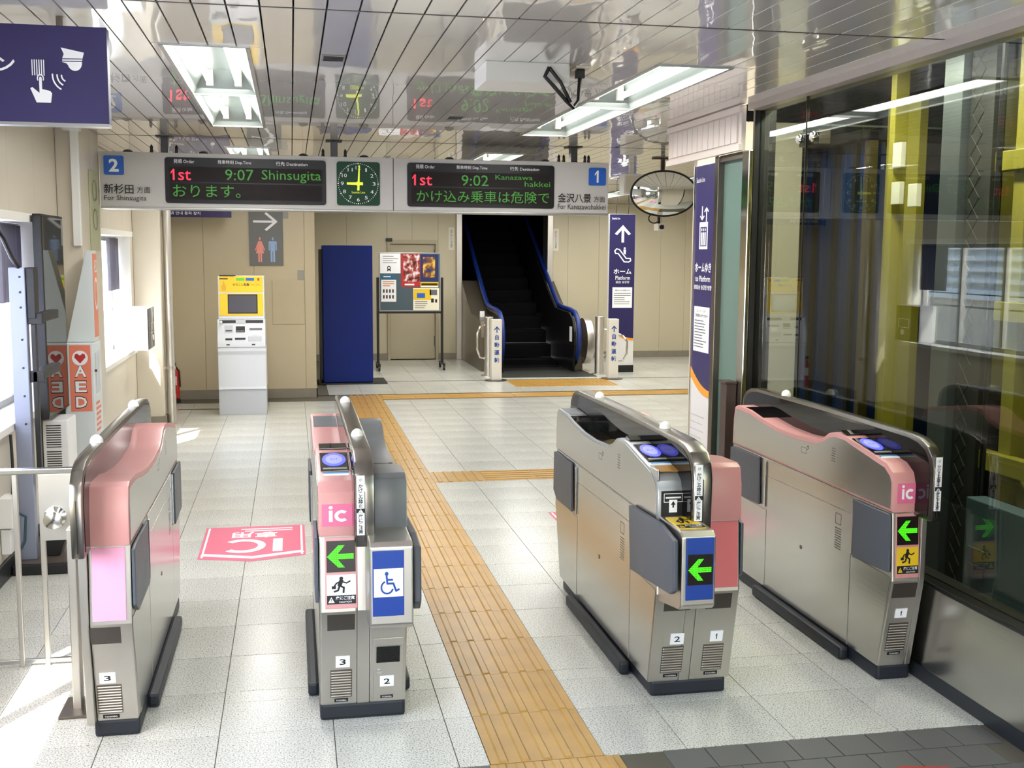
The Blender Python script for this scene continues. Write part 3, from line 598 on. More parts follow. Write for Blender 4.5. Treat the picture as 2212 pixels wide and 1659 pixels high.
def gate_half(t, x0, x1, out, m, cap, wide=False, tag=''):
    """one half of a gate: lower body, cap, side plates, flaps, bumper; out = -1/+1 side that faces a lane"""
    P(yprism([(3.985,.062),(3.905,.44),(3.925,.715),(5.545,.715),(5.56,.44),(5.44,.062)], x0, x1), 'body', STEELV, t, .006)
    P(yprism(mir(PT, m), x0, x1), 'cap', cap, t, .006, True)
    X = x0 if out < 0 else x1
    def side(poly, name, mm, th=.0025, base=0.0, bev=.001):
        return P(yprism(mir(poly, m), X+out*base, X+out*(base+th)) if out > 0 else yprism(mir(poly, m), X+out*(base+th), X+out*base), name, mm, t, bev)
    tt = .85 if cap is PINK else .45
    side([(a+(c-a)*tt, b+(d-b)*tt) for (a, b), (c, d) in zip(PT, PI)], 'upper_side_plate', STEEL)
    side([(4.238,.640),(5.09,.632),(5.09,.712),(4.238,.712)], 'side_strip', STEEL)
    side([(4.238,.066),(5.085,.066),(5.09,.628),(4.238,.635)], 'service_door', STEEL)
    side([(3.99,.066),(4.23,.066),(4.232,.46),(3.912,.455)], 'lower_side_plate', STEEL)
    side([(5.095,.066),(5.436,.066),(5.55,.44),(5.548,.46),(5.097,.455)], 'lower_side_plate', STEEL)
    if wide:
        side([(4.20,.722),(3.82,.738),(3.66,.712),(3.65,.53),(3.69,.508),(4.17,.465)], 'flap', SLATE, .02, .006, .006)
    else:
        side([(4.215,.705),(3.93,.708),(3.915,.69),(3.912,.475),(4.20,.46)], 'flap', SLATE, .012, .003, .004)
    side([(5.545,.70),(5.50,.708),(5.18,.708),(5.165,.468),(5.48,.462),(5.55,.5)], 'flap', SLATE, .012, .003, .004)
    side([(4.215,.47),(4.232,.47),(4.232,.70),(4.215,.70)], 'hinge_strip', CHROME, .008, .002)
    side([(5.10,.47),(5.112,.47),(5.112,.70),(5.10,.70)], 'hinge_strip', CHROME, .008, .002)
    # printed marks, speaker holes and lock
    mb = MB(); Fx = FR((X+out*.0025,0,0), (0, -out if out < 0 else 1, 0), (0,0,1)) if out > 0 else faceL(X-.0025)
    s = 1 if out > 0 else -1
    def U(y): return s*(9.462-y if m else y)
    yk = mir([(4.42,0)], m)[0][0]
    for k in range(6):
        for j in range(3): mb.flat(Fx, circ(s*yk+.012*j-.012, .885-.011*k, .0026, 6), .0006)
    mb.keep = True; o = P(mb, 'speaker_hole', BLACKP, t); o['kind'] = 'stuff'
    yk = mir([(4.70,0)], m)[0][0]
    icon(t, 'card_mark', BLACKP, Fx, stroke([(0,0),(1,0),(1,.62),(0,.62),(0,0)], .03)+stroke([(1.1,.75),(1.3,1.0),(1.45,.8),(1.2,.5)], .05), s*yk-.03, .815, .05, .04, .0006)
    P(MB().lathe((X+out*.0025, mir([(4.70,0)], m)[0][0], .37), (out,0,0), [(.010,0),(.010,.002),(.006,.003)], 12), 'lock', STEELD, t, smooth=True)
    yk = mir([(4.35,0)], m)[0][0]; mb = MB(); a = s*yk
    for k in range(9): mb.fbox(Fx, a-.028, a+.028, .455+.011*k, .460+.011*k, .0001, .0006)
    o = P(mb, 'vent_slot', STEELD, t); o['kind'] = 'stuff'
    icon(t, 'card_mark', STEELD, Fx, stroke([(0,0),(1,0),(1,1),(0,1),(0,0)], .06), a-.028, .565, .05, .045, .0006)
    b0, b1 = (X-.042, X+.0) if out < 0 else (X, X+.042)
    P(MB().box(b0, b1, 4.22, 5.15, .004, .058), 'bumper', NAVY, t, .012)
def gate_plinth(t, x0, x1): P(MB().box(x0, x1, 3.99, 5.435, 0, .064), 'plinth', NAVY, t, .012)
RI = [(3.805,.70),(3.80,.90),(3.815,.955),(3.85,.992),(3.91,1.014),(3.99,1.022),(4.73,1.026),(5.47,1.022),(5.55,1.014),(5.61,.992),(5.65,.955),(5.662,.90),(5.655,.70)]
def gate_ridge(t, x0, x1, z0=.70, lamps=(4.24, 5.22)):
    ri = [(y, max(z, z0)) for y, z in RI]; ri[0] = (3.805, z0); ri[-1] = (5.655, z0)
    P(yprism(ri, x0, x1), 'divider', mat('divider_steel', (140,135,129), .24, 1.0), t, .008, True)
    ins = [(3.825,z0+.02),(3.822,.89),(3.84,.942),(3.87,.974),(3.92,.994),(3.99,1.003),(4.73,1.008),(5.47,1.003),(5.54,.994),(5.59,.974),(5.625,.942),(5.64,.89),(5.635,z0+.02)]
    P(yprism(ins, x0-.002, x0), 'side_glass', BGLASS, t); P(yprism(ins, x1, x1+.002), 'side_glass', BGLASS, t)
    xc = (x0+x1)/2
    P(MB().box(xc-.0012, xc+.0012, 3.798, 3.80, z0+.02, .9), 'seam', BLACKP, t)
    for k, y_ in enumerate(lamps):
        P(MB().lathe((xc+(.016 if k == 0 and x1-x0 > .06 else 0)*0, y_, 1.022), (0,0,1), [(.024,0),(.023,.01),(.018,.02),(.009,.027),(.002,.029)], 16), 'indicator_lamp', mat('milky_lamp_lens', (240,240,238), .25), t, smooth=True)
def warn_strip(t, x0, x1, z0=.745, z1=.955):
    F = front(3.801); h = z1-z0
    t = plate(t, 'warning_strip', WHITEP, F, x0, x1, z0, z1, 0, .002)
    w_ = x1-x0; c = x0+w_*.5
    txt(t, 'か\nけ\nこ\nみ\n禁\n止', BLACKP, F, x0+w_*.2, x1-w_*.2, z0+h*.47, z0+h*.86, .0026, .02, space=.9)
    plate(t, 'warning_mark', BLACKP, F, x0, x1, z0+h*.375, z0+h*.45, .002, .0026)
    icon(t, 'warning_mark', WHITEP, F, [[(0,0),(1,0),(.5,1)]], x0+w_*.18, z0+h*.382, w_*.64, h*.06, .003)
    icon(t, 'warning_mark', BLACKP, F, [[(.46,.3),(.54,.3),(.56,.72),(.44,.72)], [(.45,.1),(.55,.1),(.55,.2),(.45,.2)]], x0+w_*.18, z0+h*.382, w_*.64, h*.06, .0034)
    txt(t, '扉\nに\nご\n注\n意', BLACKP, F, x0+w_*.2, x1-w_*.2, z0+h*.02, z0+h*.355, .0026, .02, space=.9)
    icon(t, 'warning_mark', GREYP, F, arc(.5,.5,.4,.12,0,6.28,12)+stroke([(.3,.3),(.7,.7)], .1), x0+w_*.3, z0+h*.905, w_*.4, w_*.4, .0026)
LEDG = mat('green_led', (70,225,20), .5, emit=1.0); SCRN = mat('led_screen', (22,12,10), .3)
RUN = [circ(.50, .86, .095, 14)]+stroke([(.50,.74),(.42,.50)], .20)+stroke([(.50,.70),(.75,.60),(.92,.70)], .075)+stroke([(.45,.70),(.26,.60),(.16,.44)], .075)+stroke([(.42,.48),(.62,.36),(.60,.10)], .095)+stroke([(.42,.48),(.34,.22),(.16,.16)], .095)+[[(.04,.30),(.24,.30),(.24,.46),(.04,.46)]]
def caution(t, F, u0, u1, v0, v1, bg, d=.003):
    h = v1-v0; wd = u1-u0
    t = plate(t, 'caution_sticker', bg, F, u0, u1, v0, v1, 0, d); plate(t, 'caution_band', BLACKP, F, u0, u1, v0, v0+h*.3, d, d+.0004)
    icon(t, 'caution_figure', BLACKP, F, RUN, u0+wd*.14, v0+h*.33, wd*.72, h*.64, d+.0006)
    icon(t, 'caution_mark', bg, F, [[(0,0),(1,0),(.5,1)]], u0+wd*.04, v0+h*.05, wd*.22, h*.2, d+.0008)
    icon(t, 'caution_mark', BLACKP, F, [[(.46,.28),(.54,.28),(.57,.7),(.43,.7)], [(.45,.1),(.55,.1),(.55,.2),(.45,.2)]], u0+wd*.04, v0+h*.05, wd*.22, h*.2, d+.0012)
    txt(t, '扉にご注意', WHITEP, F, u0+wd*.3, u1-wd*.05, v0+h*.14, v0+h*.27, d+.0008, .02); txt(t, 'CAUTION', WHITEP, F, u0+wd*.42, u1-wd*.15, v0+h*.04, v0+h*.10, d+.0008, .01)
def arrow_screen(t, F, u0, u1, v0, v1, d=.003):
    t = plate(t, 'screen', SCRN, F, u0, u1, v0, v1, 0, d); wd, h = u1-u0, v1-v0
    rs = random.Random(2); mb = MB(); n = 26
    head = [(.0,.5),(.42,.9),(.66,.9),(.40,.60),(1.0,.60),(1.0,.40),(.40,.40),(.66,.10),(.42,.10)]
    icon(t, 'arrow', LEDG, F, [head], u0+wd*.02, v0+h*.06, wd*.92, h*.88, d+.0006)
    mb = MB()
    for k in range(1, 17):
        mb.flat(F, [(u0+wd*k/17-.0006, v0+.003), (u0+wd*k/17+.0006, v0+.003), (u0+wd*k/17+.0006, v1-.003), (u0+wd*k/17-.0006, v1-.003)], d+.001)
        mb.flat(F, [(u0+.003, v0+h*k/17-.0006), (u1-.003, v0+h*k/17-.0006), (u1-.003, v0+h*k/17+.0006), (u0+.003, v0+h*k/17+.0006)], d+.001)
    mb.keep = True; o = P(mb, 'screen_grid', SCRN, t); o['kind'] = 'stuff'
ONE = [[(.42,0),(.78,0),(.78,1),(.5,1),(.05,.72),(.05,.55),(.42,.76)]]
def num_plate(t, F, s, u0, u1, v0, v1, d=.003):
    t = plate(t, 'number_plate', WHITEP, F, u0, u1, v0, v1, 0, d); wd, h = u1-u0, v1-v0
    if s == '1':
        icon(t, 'numeral', BLACKP, F, ONE, u0+wd*.38, v0+h*.24, wd*.2, h*.52, d+.0006); return
    txt(t, s, BLACKP, F, u0+wd*(.28 if s != '1' else .42), u1-wd*(.28 if s != '1' else .42), v0+h*.24, v0+h*.76, d+.0006, .015)
def lower_front(x0, x1):   # the leaning face under the front panel, as a frame in (X, along slope)
    o = V((0, 3.985, .062)); u = V((0, -.08, .378)); return FR(o, (1,0,0), u)
def louvres(t, F, u0, u1, v0, n, pitch):
    plate(t, 'louvre_recess', STEELD, F, u0-.002, u1+.002, v0-.004, v0+pitch*n, -.001, .0012)
    plate(t, 'dark_reflection_band', mat('dark_reflection_band', (96,90,86), .35, .8), F, u0-.012, u1+.012, .312, .376, 0, .0015)  # dark reflection above the leaning face, put into a strip of colour
    for k in range(n): P(MB().fbox(F, u0, u1, v0+pitch*k, v0+pitch*k+pitch*.45, -.001, .005), 'louvre', STEELV, t, .002, seg=1)
    plate(t, 'maker_plate', BLACKP, F, u0+.012, u1-.012, v0-.024, v0-.010, 0, .002)
    txt(t, 'TOSHIBA', WHITEP, F, u0+.018, u1-.018, v0-.020, v0-.014, .0026, .01)
UF = FR((0, 3.905, .44), (1,0,0), (0, .02, .275))   # upper front panel plane
CF = front(3.9155)
SLP = (V((0, 4.33-3.985, .957-.902))).normalized()
def reader(t, xc, w_, tray=False):
    F = FR((xc, 3.985, .902), (1,0,0), SLP)
    P(MB().fbox(F, -w_/2, w_/2, .095, .30, .0, .004), 'reader_plate', BGLASS, t, .002)
    P(MB().prism(F, circ(0, .215, w_*.42, 28, .072), .004, .006), 'reader_disc', mat('glowing_reader_blue', (84,88,250), .4, emit=.75), t)
    P(MB().prism(F, circ(0, .215, w_*.30, 28, .05), .006, .0064), 'reader_ring', mat('glowing_reader_light', (130,134,255), .4, emit=.7), t)
    txt(t, 'タッチ', BLACKP, F, -.015, .015, .207, .223, .0068, .01)
    plate(t, 'reader_strip', mat('grey_strip', (140,140,132), .4), F, -w_*.42, w_*.42, .112, .128, .004, .005)
    plate(t, 'reader_label', mat('blue_strip', (52,140,200), .4), F, -w_*.42, w_*.46, .068, .084, .0, .003); plate(t, 'reader_label', WHITEP, F, -w_*.42, w_*.46, .056, .068, .0, .003)
    P(MB().fbox(F, -w_/2, w_/2, .345, .405, .0, .006), 'deck_window', BGLASS, t, .002)
def deck(t, x0, x1, y0, y1, name, m):
    pts = [p for p in PT[2:-2] if y0 < p[0] < y1]
    def zt(y):
        for (a, b), (c, d) in zip(PT, PT[1:]):
            if a <= y <= c and c > a: return b+(d-b)*(y-a)/(c-a)
    top = [(y0, zt(y0))]+pts+[(y1, zt(y1))]
    P(yprism([(y, z+.0025) for y, z in top]+[(y, z-.003) for y, z in top[::-1]], x0, x1), name, m, t)
def ic_front(t, x0, x1):
    F = CF; plate(t, 'ic_sticker', PINKS, F, x0+.008, x1-.004, .752, .832, 0, .002)
    wd = x1-x0; icon(t, 'ic_lettering', WHITEP, F, [circ(.14,.90,.105,14,.105), [(.05,.02),(.23,.02),(.23,.72),(.05,.72)]]+arc(.68,.37,.27,.18,math.radians(48),math.radians(312),20,.27), x0+wd*.24, .768, wd*.60, .058, .0028)
def arrow_front(t, x0, x1, bg):
    plate(t, 'front_panel', PINK, UF, x0, x1, .012, .27, 0, .004, .002); wd = x1-x0
    arrow_screen(t, UF, x0+wd*.05, x1-wd*.05, .145, .258, .006); caution(t, UF, x0+wd*.05, x1-wd*.05, .03, .135, bg, .006)
def blank_front(t, x0, x1, m):
    plate(t, 'front_panel', m, UF, x0, x1, .012, .268, 0, .004, .002)
    P(MB().fbox(CF, x0-.012, x1+.004, .83, .8315, -.004, .0008), 'seam', GREYP, t)

LF = lower_front(0, 1)
# gate A: far left
g = thing('ticket_gate', 'pink-topped ticket gate nearest the left window, blank pink front, numbered 3', 'ticket gate', (-.635, 4.7, 0), 'ticket gates in a row')
gate_plinth(g, -.712, -.558); gate_half(g, -.700, -.560, 1, True, PINK); gate_ridge(g, -.732, -.690, .06+.64)
P(yprism([(3.95,.062),(3.90,.44),(3.90,.715),(5.55,.715),(5.56,.44),(5.44,.062)], -.730, -.702), 'back_plate', STEELV, g, .004)
blank_front(g, -.690, -.578, PINKP); num_plate(g, LF, '3', -.682, -.628, .155, .196); louvres(g, LF, -.692, -.612, .035, 10, .0112)
# gate B: pink and grey
g = thing('ticket_gate', 'ticket gate with pink ic half and grey half bearing a wheelchair sign', 'ticket gate', (.235, 4.7, 0), 'ticket gates in a row')
gate_plinth(g, .078, .392); gate_half(g, .080, .212, -1, False, PINK); gate_half(g, .258, .392, 1, True, GCAP, False); gate_ridge(g, .203, .270)
P(yprism([(3.985,.062),(3.91,.44),(3.93,.715),(5.54,.715),(5.55,.44),(5.44,.062)], .2125, .2575), 'middle_body', STEELV, g, .003)
deck(g, .09, .198, 5.22, 5.42, 'deck_plate', GREYP); ic_front(g, .084, .204); reader(g, .146, .105); arrow_front(g, .100, .214, WHITEP); warn_strip(g, .208, .236)
num_plate(g, LF, '3', .135, .186, .158, .204); louvres(g, LF, .118, .192, .035, 10, .0112)
P(yprism([(3.92,.41),(3.70,.44),(3.685,.456),(3.69,.728),(3.71,.742),(3.92,.742)], .243, .392), 'wide_front_box', STEELV, g, .006)
F = front(3.688); plate(g, 'blue_panel', mat('blue_panel', (20,62,150), .4), F, .253, .360, .488, .716, 0, .004, .002); plate(g, 'wheelchair_sign', WHITEP, F, .257, .357, .556, .655, .004, .005)
icon(g, 'wheelchair', BLUEP, F, [circ(.40,.88,.085,14)]+stroke([(.40,.78),(.43,.46),(.70,.46),(.82,.14),(.95,.2)], .085)+stroke([(.42,.62),(.66,.62)], .08)+arc(.42,.30,.26,.075,math.radians(110),math.radians(345),16), .270, .565, .076, .082, .0056)
P(MB().prism(FR((.392,0,0),(0,1,0),(0,0,1)), [(4.20,.72),(3.85,.735),(3.71,.72),(3.70,.53),(3.74,.49),(4.17,.465)], .004, .03), 'wide_flap', SLATE, g, .006)
plate(g, 'service_door', STEELV, LF, .272, .382, .004, .27, 0, .004, .003); plate(g, 'door_window', BGLASS, LF, .282, .368, .17, .235, .004, .008, .003)
P(MB().lathe(LF.p(.291, .13, .004), LF.n, [(.011,0),(.011,.004),(.005,.006)], 14), 'lock', CHROME, g, smooth=True); num_plate(g, LF, '2', .296, .347, .068, .112, .006)
plate(g, 'maker_plate', BLACKP, LF, .298, .345, .018, .03, .004, .006); txt(g, 'TOSHIBA', WHITEP, LF, .303, .340, .021, .027, .0066, .01)
plate(g, 'ticket_slot', BGLASS, FR((0,4.33,.8945),(1,0,0),(0,1,-.12)), .285, .375, -.05, .03, -.002, .004)
# gate C: blue arrow panel
g = thing('ticket_gate', 'wide ticket gate with blue arrow panel and card slot, numbered 2 and 1', 'ticket gate', (1.5, 4.7, 0), 'ticket gates in a row')
gate_plinth(g, 1.352, 1.660); gate_half(g, 1.338, 1.462, -1, False, mat('silver_gate_cap', (160,162,165), .3, .4), True); gate_half(g, 1.505, 1.672, 1, True, PINK); gate_ridge(g, 1.436, 1.510)
P(yprism([(3.985,.062),(3.91,.44),(3.93,.715),(5.54,.715),(5.55,.44),(5.44,.062)], 1.4625, 1.5045), 'middle_body', STEELV, g, .003)
reader(g, 1.398, .092); warn_strip(g, 1.441, 1.470)
P(MB().fbox(FR((1.398,3.985,.902),(1,0,0),SLP), -.045, .045, -.02, .045, -.0, .003), 'ticket_tray', mat('amber_tray', (176,128,52), .3), g, .001)
deck(g, 1.348, 1.432, 4.50, 5.30, 'deck_glass', BGLASS); deck(g, 1.352, 1.43, 5.32, 5.50, 'deck_plate', GREYP)
P(MB().box(1.340, 1.349, 3.93, 4.03, .87, .915).box(1.446, 1.455, 3.93, 4.03, .87, .915), 'tray_guide', CHROME, g, .004)
plate(g, 'card_panel', BLACKP, CF, 1.352, 1.445, .742, .836, 0, .003)
icon(g, 'card_icon', WHITEP, CF, stroke([(.05,.55),(.05,.95),(.95,.95),(.95,.55),(.05,.55)], .03)+[[(.12,.72),(.88,.72),(.88,.8),(.12,.8)], [(.3,.05),(.7,.05),(.7,.66),(.3,.66)]], 1.358, .75, .08, .08, .0036)
icon(g, 'card_icon', BLACKP, CF, [[(.5,.60),(.62,.42),(.54,.42),(.54,.28),(.46,.28),(.46,.42),(.38,.42)]], 1.358, .75, .08, .08, .0044)
P(yprism([(3.93,.41),(3.68,.452),(3.66,.47),(3.665,.722),(3.69,.738),(3.93,.742)], 1.346, 1.475), 'wide_front_box', STEELV, g, .006)
F = front(3.661); plate(g, 'blue_panel', MATS['blue_panel'], F, 1.362, 1.466, .492, .720, 0, .004, .002); arrow_screen(g, F, 1.367, 1.461, .548, .660, .006)
F = FR((0,3.69,.738),(1,0,0),(0,.24,.004)); caution(g, F, 1.358, 1.458, .03, .19, YELLOW, .003)
plate(g, 'front_panel', mat('pink_front_panel', (214,112,116), .4), UF, 1.545, 1.664, .014, .27, 0, .004, .002); P(MB().fbox(CF, 1.51, 1.668, .83, .8315, -.003, .0008), 'seam', GREYP, g)
num_plate(g, LF, '2', 1.412, 1.466, .165, .212); num_plate(g, LF, '1', 1.575, 1.625, .168, .213); louvres(g, LF, 1.385, 1.468, .043, 10, .0112); louvres(g, LF, 1.552, 1.632, .043, 10, .0112)
# gate D: beside the glass wall
g = thing('ticket_gate', 'single pink-topped ticket gate standing against the right glass wall', 'ticket gate', (2.39, 4.7, 0), 'ticket gates in a row')
gate_plinth(g, 2.316, 2.462); gate_half(g, 2.312, 2.432, -1, False, PINK); gate_ridge(g, 2.404, 2.448, lamps=(5.16,))
P(yprism([(3.985,.062),(3.91,.44),(3.91,.715),(5.54,.715),(5.55,.44),(5.44,.062)], 2.433, 2.458), 'back_plate', STEELV, g, .004)
deck(g, 2.325, 2.402, 5.2, 5.42, 'deck_plate', BGLASS); ic_front(g, 2.318, 2.412); reader(g, 2.362, .088); arrow_front(g, 2.326, 2.428, YELLOW); warn_strip(g, 2.413, 2.440)
num_plate(g, LF, '1', 2.352, 2.402, .222, .262); louvres(g, LF, 2.335, 2.415, .075, 10, .0122)

# floor stickers (film laid on the tiles)
def sticker(name, label, x0, x1, y0, y1, flip=True):
    t = thing(name, label, 'floor sticker', ((x0+x1)/2, (y0+y1)/2, 0)); F = FR(((x0+x1)/2, (y0+y1)/2, .0004), (-1,0,0), (0,-1,0)); a, b = (x1-x0)/2, (y1-y0)/2
    P(MB().prism(F, [(-a,-b),(a,-b),(a,b*.78),(0,b),(-a,b*.78)], 0, .0006), 'film', PINKF, t)
    icon(t, 'chevron', WHITEP, F, stroke([(-a*.9,b*.58),(0,b*.80),(a*.9,b*.58)], .05)+stroke([(-a*.93,-b*.95),(-a*.93,b*.72)], .012)+stroke([(a*.93,-b*.95),(a*.93,b*.72)], .012), 0, 0, 1, 1, .001)
    icon(t, 'lettering', WHITEP, F, [[(.05,0),(.2,0),(.2,1),(.05,1)]]+arc(.66,.5,.29,.12,math.radians(42),math.radians(318),20,.44), -a*.62, -b*.2, a*1.24, b*.72, .001); txt(t, '専用', WHITEP, F, -a*.45, a*.45, -b*.66, -b*.30, .001, .02)
    lines(t, WHITEP, F, -a*.75, a*.75, [-b*.86, -b*.74], .02, .001, seed=4)
    return t
sticker('floor_sticker', 'pink arrow-shaped floor sticker reading IC in the left gate lane', -.545, .055, 6.22, 7.03)
sticker('floor_sticker', 'pink floor sticker corner showing behind the blue-arrow ticket gate', 1.66, 2.26, 6.3, 7.1)
t = thing('floor_sticker', 'red and white sticker edge on dark tiles at the bottom right', 'floor sticker', (2.07, 3.15, 0)); F = FR((0,0,.0004),(1,0,0),(0,1,0))
P(MB().prism(F, [(1.93,2.95),(2.22,2.92),(2.16,3.235),(2.0,3.268),(1.96,3.25)], 0, .0008), 'film', RED, t); icon(t, 'white_line', WHITEP, F, stroke([(1.98,3.2),(2.0,3.245),(2.15,3.215)], .012)+stroke([(1.99,3.15),(2.14,3.15)], .02), 0, 0, 1, 1, .001)

# ------------------------------------------------------------------ departure board with clock
B = thing('departure_board', 'long grey hanging departure board with two LED displays and green clock', 'departure board', (.55, 8.6, 2.03))
F = front(8.5); BT, BB = 2.428, 2.035
P(MB().box(-1.338, .762, 8.505, 8.74, BB, BT), 'casing', BOARD, B, .006); P(MB().box(.766, 2.444, 8.505, 8.74, BB, BT), 'casing', BOARD, B, .006)
P(MB().box(-1.338, 2.444, 8.50, 8.745, BB-.012, BB+.001), 'bottom_trim', FRAME, B, .003)
LCAS = mat('display_black', (16,16,20), .35, spec=.3); SCR2 = mat('display_rows', (30,22,22), .5, spec=.2); LRED = mat('red_led', (235,50,75), .5, emit=.7); LGRN = mat('green_led_dim', (46,118,32), .5, emit=.5)
for u0, u1 in ((-.888, .262), (.868, 2.007)):
    P(MB().prism(F, rr(u0, u1, 2.068, 2.396, .022), -.005, .004), 'display', LCAS, B)
    plate(B, 'display_row', SCR2, F, u0+.03, u1-.03, 2.222, 2.33, .004, .0045); plate(B, 'display_row', SCR2, F, u0+.03, u1-.03, 2.095, 2.212, .004, .0045)
def T(s, m, u0, u1, v0, v1, b=.0): txt(B, s, m, F, u0, u1, v0, v1, .006, b)
for o_, mid, tw in ((0, '発車時刻 Dep.Time', 0), (1.757, '発車時刻 Dep.Time', 0)):
    T('発順 Order', WHITEP, -.825+o_, -.68+o_, 2.352, 2.384); T(mid, WHITEP, -.516+o_, -.277+o_, 2.350, 2.382); T('行先 Destination', WHITEP, -.1+o_, .128+o_, 2.350, 2.380)
icon(B, 'lettering', LRED, F, ONE, -.849, 2.232, .036, .08, .006); T('st', LRED, -.795, -.706, 2.232, 2.302, .004); T('9:07', LGRN, -.465, -.262, 2.238, 2.318); T('Shinsugita', LGRN, -.204, .226, 2.226, 2.318); T('おります。', LGRN, -.836, -.358, 2.112, 2.200)
icon(B, 'lettering', LRED, F, ONE, .904, 2.228, .036, .08, .006); T('st', LRED, .962, 1.055, 2.228, 2.298, .004); T('9:02', LGRN, 1.28, 1.489, 2.230, 2.312); T('Kanazawa', LGRN, 1.543, 1.834, 2.282, 2.318); T('hakkei', LGRN, 1.772, 1.973, 2.232, 2.272); T('かけ込み乗車は危険で', LGRN, .938, 1.968, 2.104, 2.194)
for u0, u1, v0, v1, s in ((-1.308, -1.171, 2.262, 2.398, '2'), (2.283, 2.42, 2.252, 2.388, '1')):
    q = P(MB().prism(F, rr(u0, u1, v0, v1, .014), -.005, .003), 'number_sign', BLUES, B)
    if s == '2': txt(q, s, WHITEP, F, u0+.035, u1-.035, v0+.022, v1-.022, .004, .03)
    else: icon(q, 'numeral', WHITEP, F, ONE, u0+.045, v0+.022, .042, .092, .004)
T('新杉田', BLACKP, -1.312, -1.108, 2.128, 2.198, .01); T('方面', BLACKP, -1.084, -.993, 2.135, 2.182); T('For Shinsugita', BLACKP, -1.312, -1.02, 2.072, 2.116)
T('金沢八景', BLACKP, 2.036, 2.302, 2.116, 2.188, .01); T('方面', BLACKP, 2.324, 2.414, 2.122, 2.168); T('For Kanazawahakkei', BLACKP, 2.036, 2.42, 2.066, 2.106)
CLKG = mat('clock_green', (14,60,36), .4, spec=.25); CLKY = mat('clock_yellow', (205,215,60), .5, emit=.5)
P(MB().prism(F, rr(.341, .661, 2.070, 2.392, .02), -.005, .004), 'clock_face', CLKG, B)
cx, cz = .500, 2.231
mb = MB(); mb.keep = True
for k in range(60):
    a = math.radians(6*k); r = .148; mb.flat(F, circ(cx+r*math.sin(a), cz+r*math.cos(a), .0032 if k % 5 else .0055, 8), .0055)
o = P(mb, 'minute_dot', WHITEP, B); o['kind'] = 'stuff'
for k in range(1, 13):
    a = math.radians(30*k); r = .118; x_, z_ = cx+r*math.sin(a), cz+r*math.cos(a); hw = .011 if k < 10 else .018; T(str(k), WHITEP, x_-hw*(.5 if k == 1 else 1), x_+hw*(.5 if k == 1 else 1), z_-.013, z_+.013)
icon(B, 'minute_hand', CLKY, F, [[(cx-.009,cz-.05),(cx+.009,cz-.05),(cx+.013,cz+.135),(cx+.004,cz+.135)]], 0, 0, 1, 1, .007)
icon(B, 'hour_hand', CLKY, F, [[(cx+.035,cz-.011),(cx+.035,cz+.011),(cx-.085,cz+.008),(cx-.085,cz-.008)], circ(cx, cz, .017, 16)], 0, 0, 1, 1, .0075)
txt(B, 'Seaside Line', CLKY, F, cx-.05, cx+.05, cz-.072, cz-.056, .006)
for x_ in (-.893, .327, 2.18):
    P(MB().box(x_-.026, x_+.026, 8.56, 8.64, BT-.01, CZ+.0), 'hanger_post', mat('dark_grey_post', (62,62,64), .4), B, .004); P(MB().box(x_-.06, x_+.06, 8.53, 8.67, CZ-.006, CZ), 'hanger_plate', BLACK, B, .002)
for x_ in (-.985, -.81, .245, .41, 2.06, 2.10, 2.27, 2.30): P(MB().lathe((x_, 8.58, BT), (0,0,1), [(.014,0),(.010,.03),(.012,.045),(.003,.062)], 10), 'eye_bolt', BLACK, B, smooth=True)
for x_ in (-1.15, -.62, .1, .55, 1.2, 1.95): P(MB().lathe((x_, 8.58, BT), (0,0,1), [(.036,0),(.034,.012),(.015,.022),(.003,.024)], 12), 'bolt_cap', DARKM, B, smooth=True)

# ------------------------------------------------------------------ hanging purple signs
S = thing('intercom_sign', 'large purple hanging sign with finger and attendant pictograms, upper left', 'sign', (-1.05, 4.32, 2.17))
F = front(4.3); P(MB().box(-1.46, -.637, 4.30, 4.36, 2.172, 2.513), 'panel', PURPLE, S, .003); P(MB().box(-1.46, -.637, 4.298, 4.362, 2.164, 2.174), 'bottom_trim', FRAME, S)
for x_ in (-1.3, -.8): P(MB().box(x_-.01, x_+.01, 4.32, 4.34, 2.51, CZ), 'hanger', STEELD, S)
txt(S, 'インターホン', WHITEP, F, -1.40, -.948, 2.345, 2.405, .0015, .015)
icon(S, 'button_icon', WHITEP, F, [[(.03*k*1.0+.0,0),(.03*k+.014,0),(.03*k+.014,.25),(.03*k,.25)] for k in range(6)], -.893, 2.337, .26, .22)
icon(S, 'finger_icon', WHITEP, F, arc(.5,.86,.13,.05,-.6,3.8,14)+[circ(.5,.86,.06,12)]+[[(.44,.86),(.56,.86),(.56,.48),(.9,.42),(.98,.34),(.92,0),(.3,0),(.05,.5),(.14,.54),(.44,.34)]], -.904, 2.243, .078, .098)
icon(S, 'attendant_icon', WHITEP, F, [[(.18,1.0),(1.0,.82),(.94,.58),(.22,.56),(.28,.74)], [(.22,.52),(.94,.54),(.92,.48),(.22,.46)], [(.18,.42),(.92,.44)]+[(.66+.26*math.cos(a), .40-.34*math.sin(a)) for a in [i*math.pi/10 for i in range(1,10)]]+[(.36,.36)]], -.81, 2.352, .095, .085)
icon(S, 'sound_icon', WHITEP, F, arc(1.1,.75,.35,.09,math.radians(175),math.radians(250),8)+arc(1.1,.75,.62,.09,math.radians(175),math.radians(245),8)+arc(1.1,.75,.9,.09,math.radians(175),math.radians(245),10), -.835, 2.295, .055, .06)
S = thing('intercom_sign', 'small purple hanging sign showing below the departure board, upper left of the kiosk', 'sign', (-1.05, 13.05, 2.1))
F = front(13.0); P(MB().box(-1.45, -.655, 13.0, 13.05, 2.10, 2.42), 'panel', PURPLE, S, .003); P(MB().box(-1.46, -1.448, 12.995, 13.055, 2.092, 2.425), 'end_cap', BLACK, S)
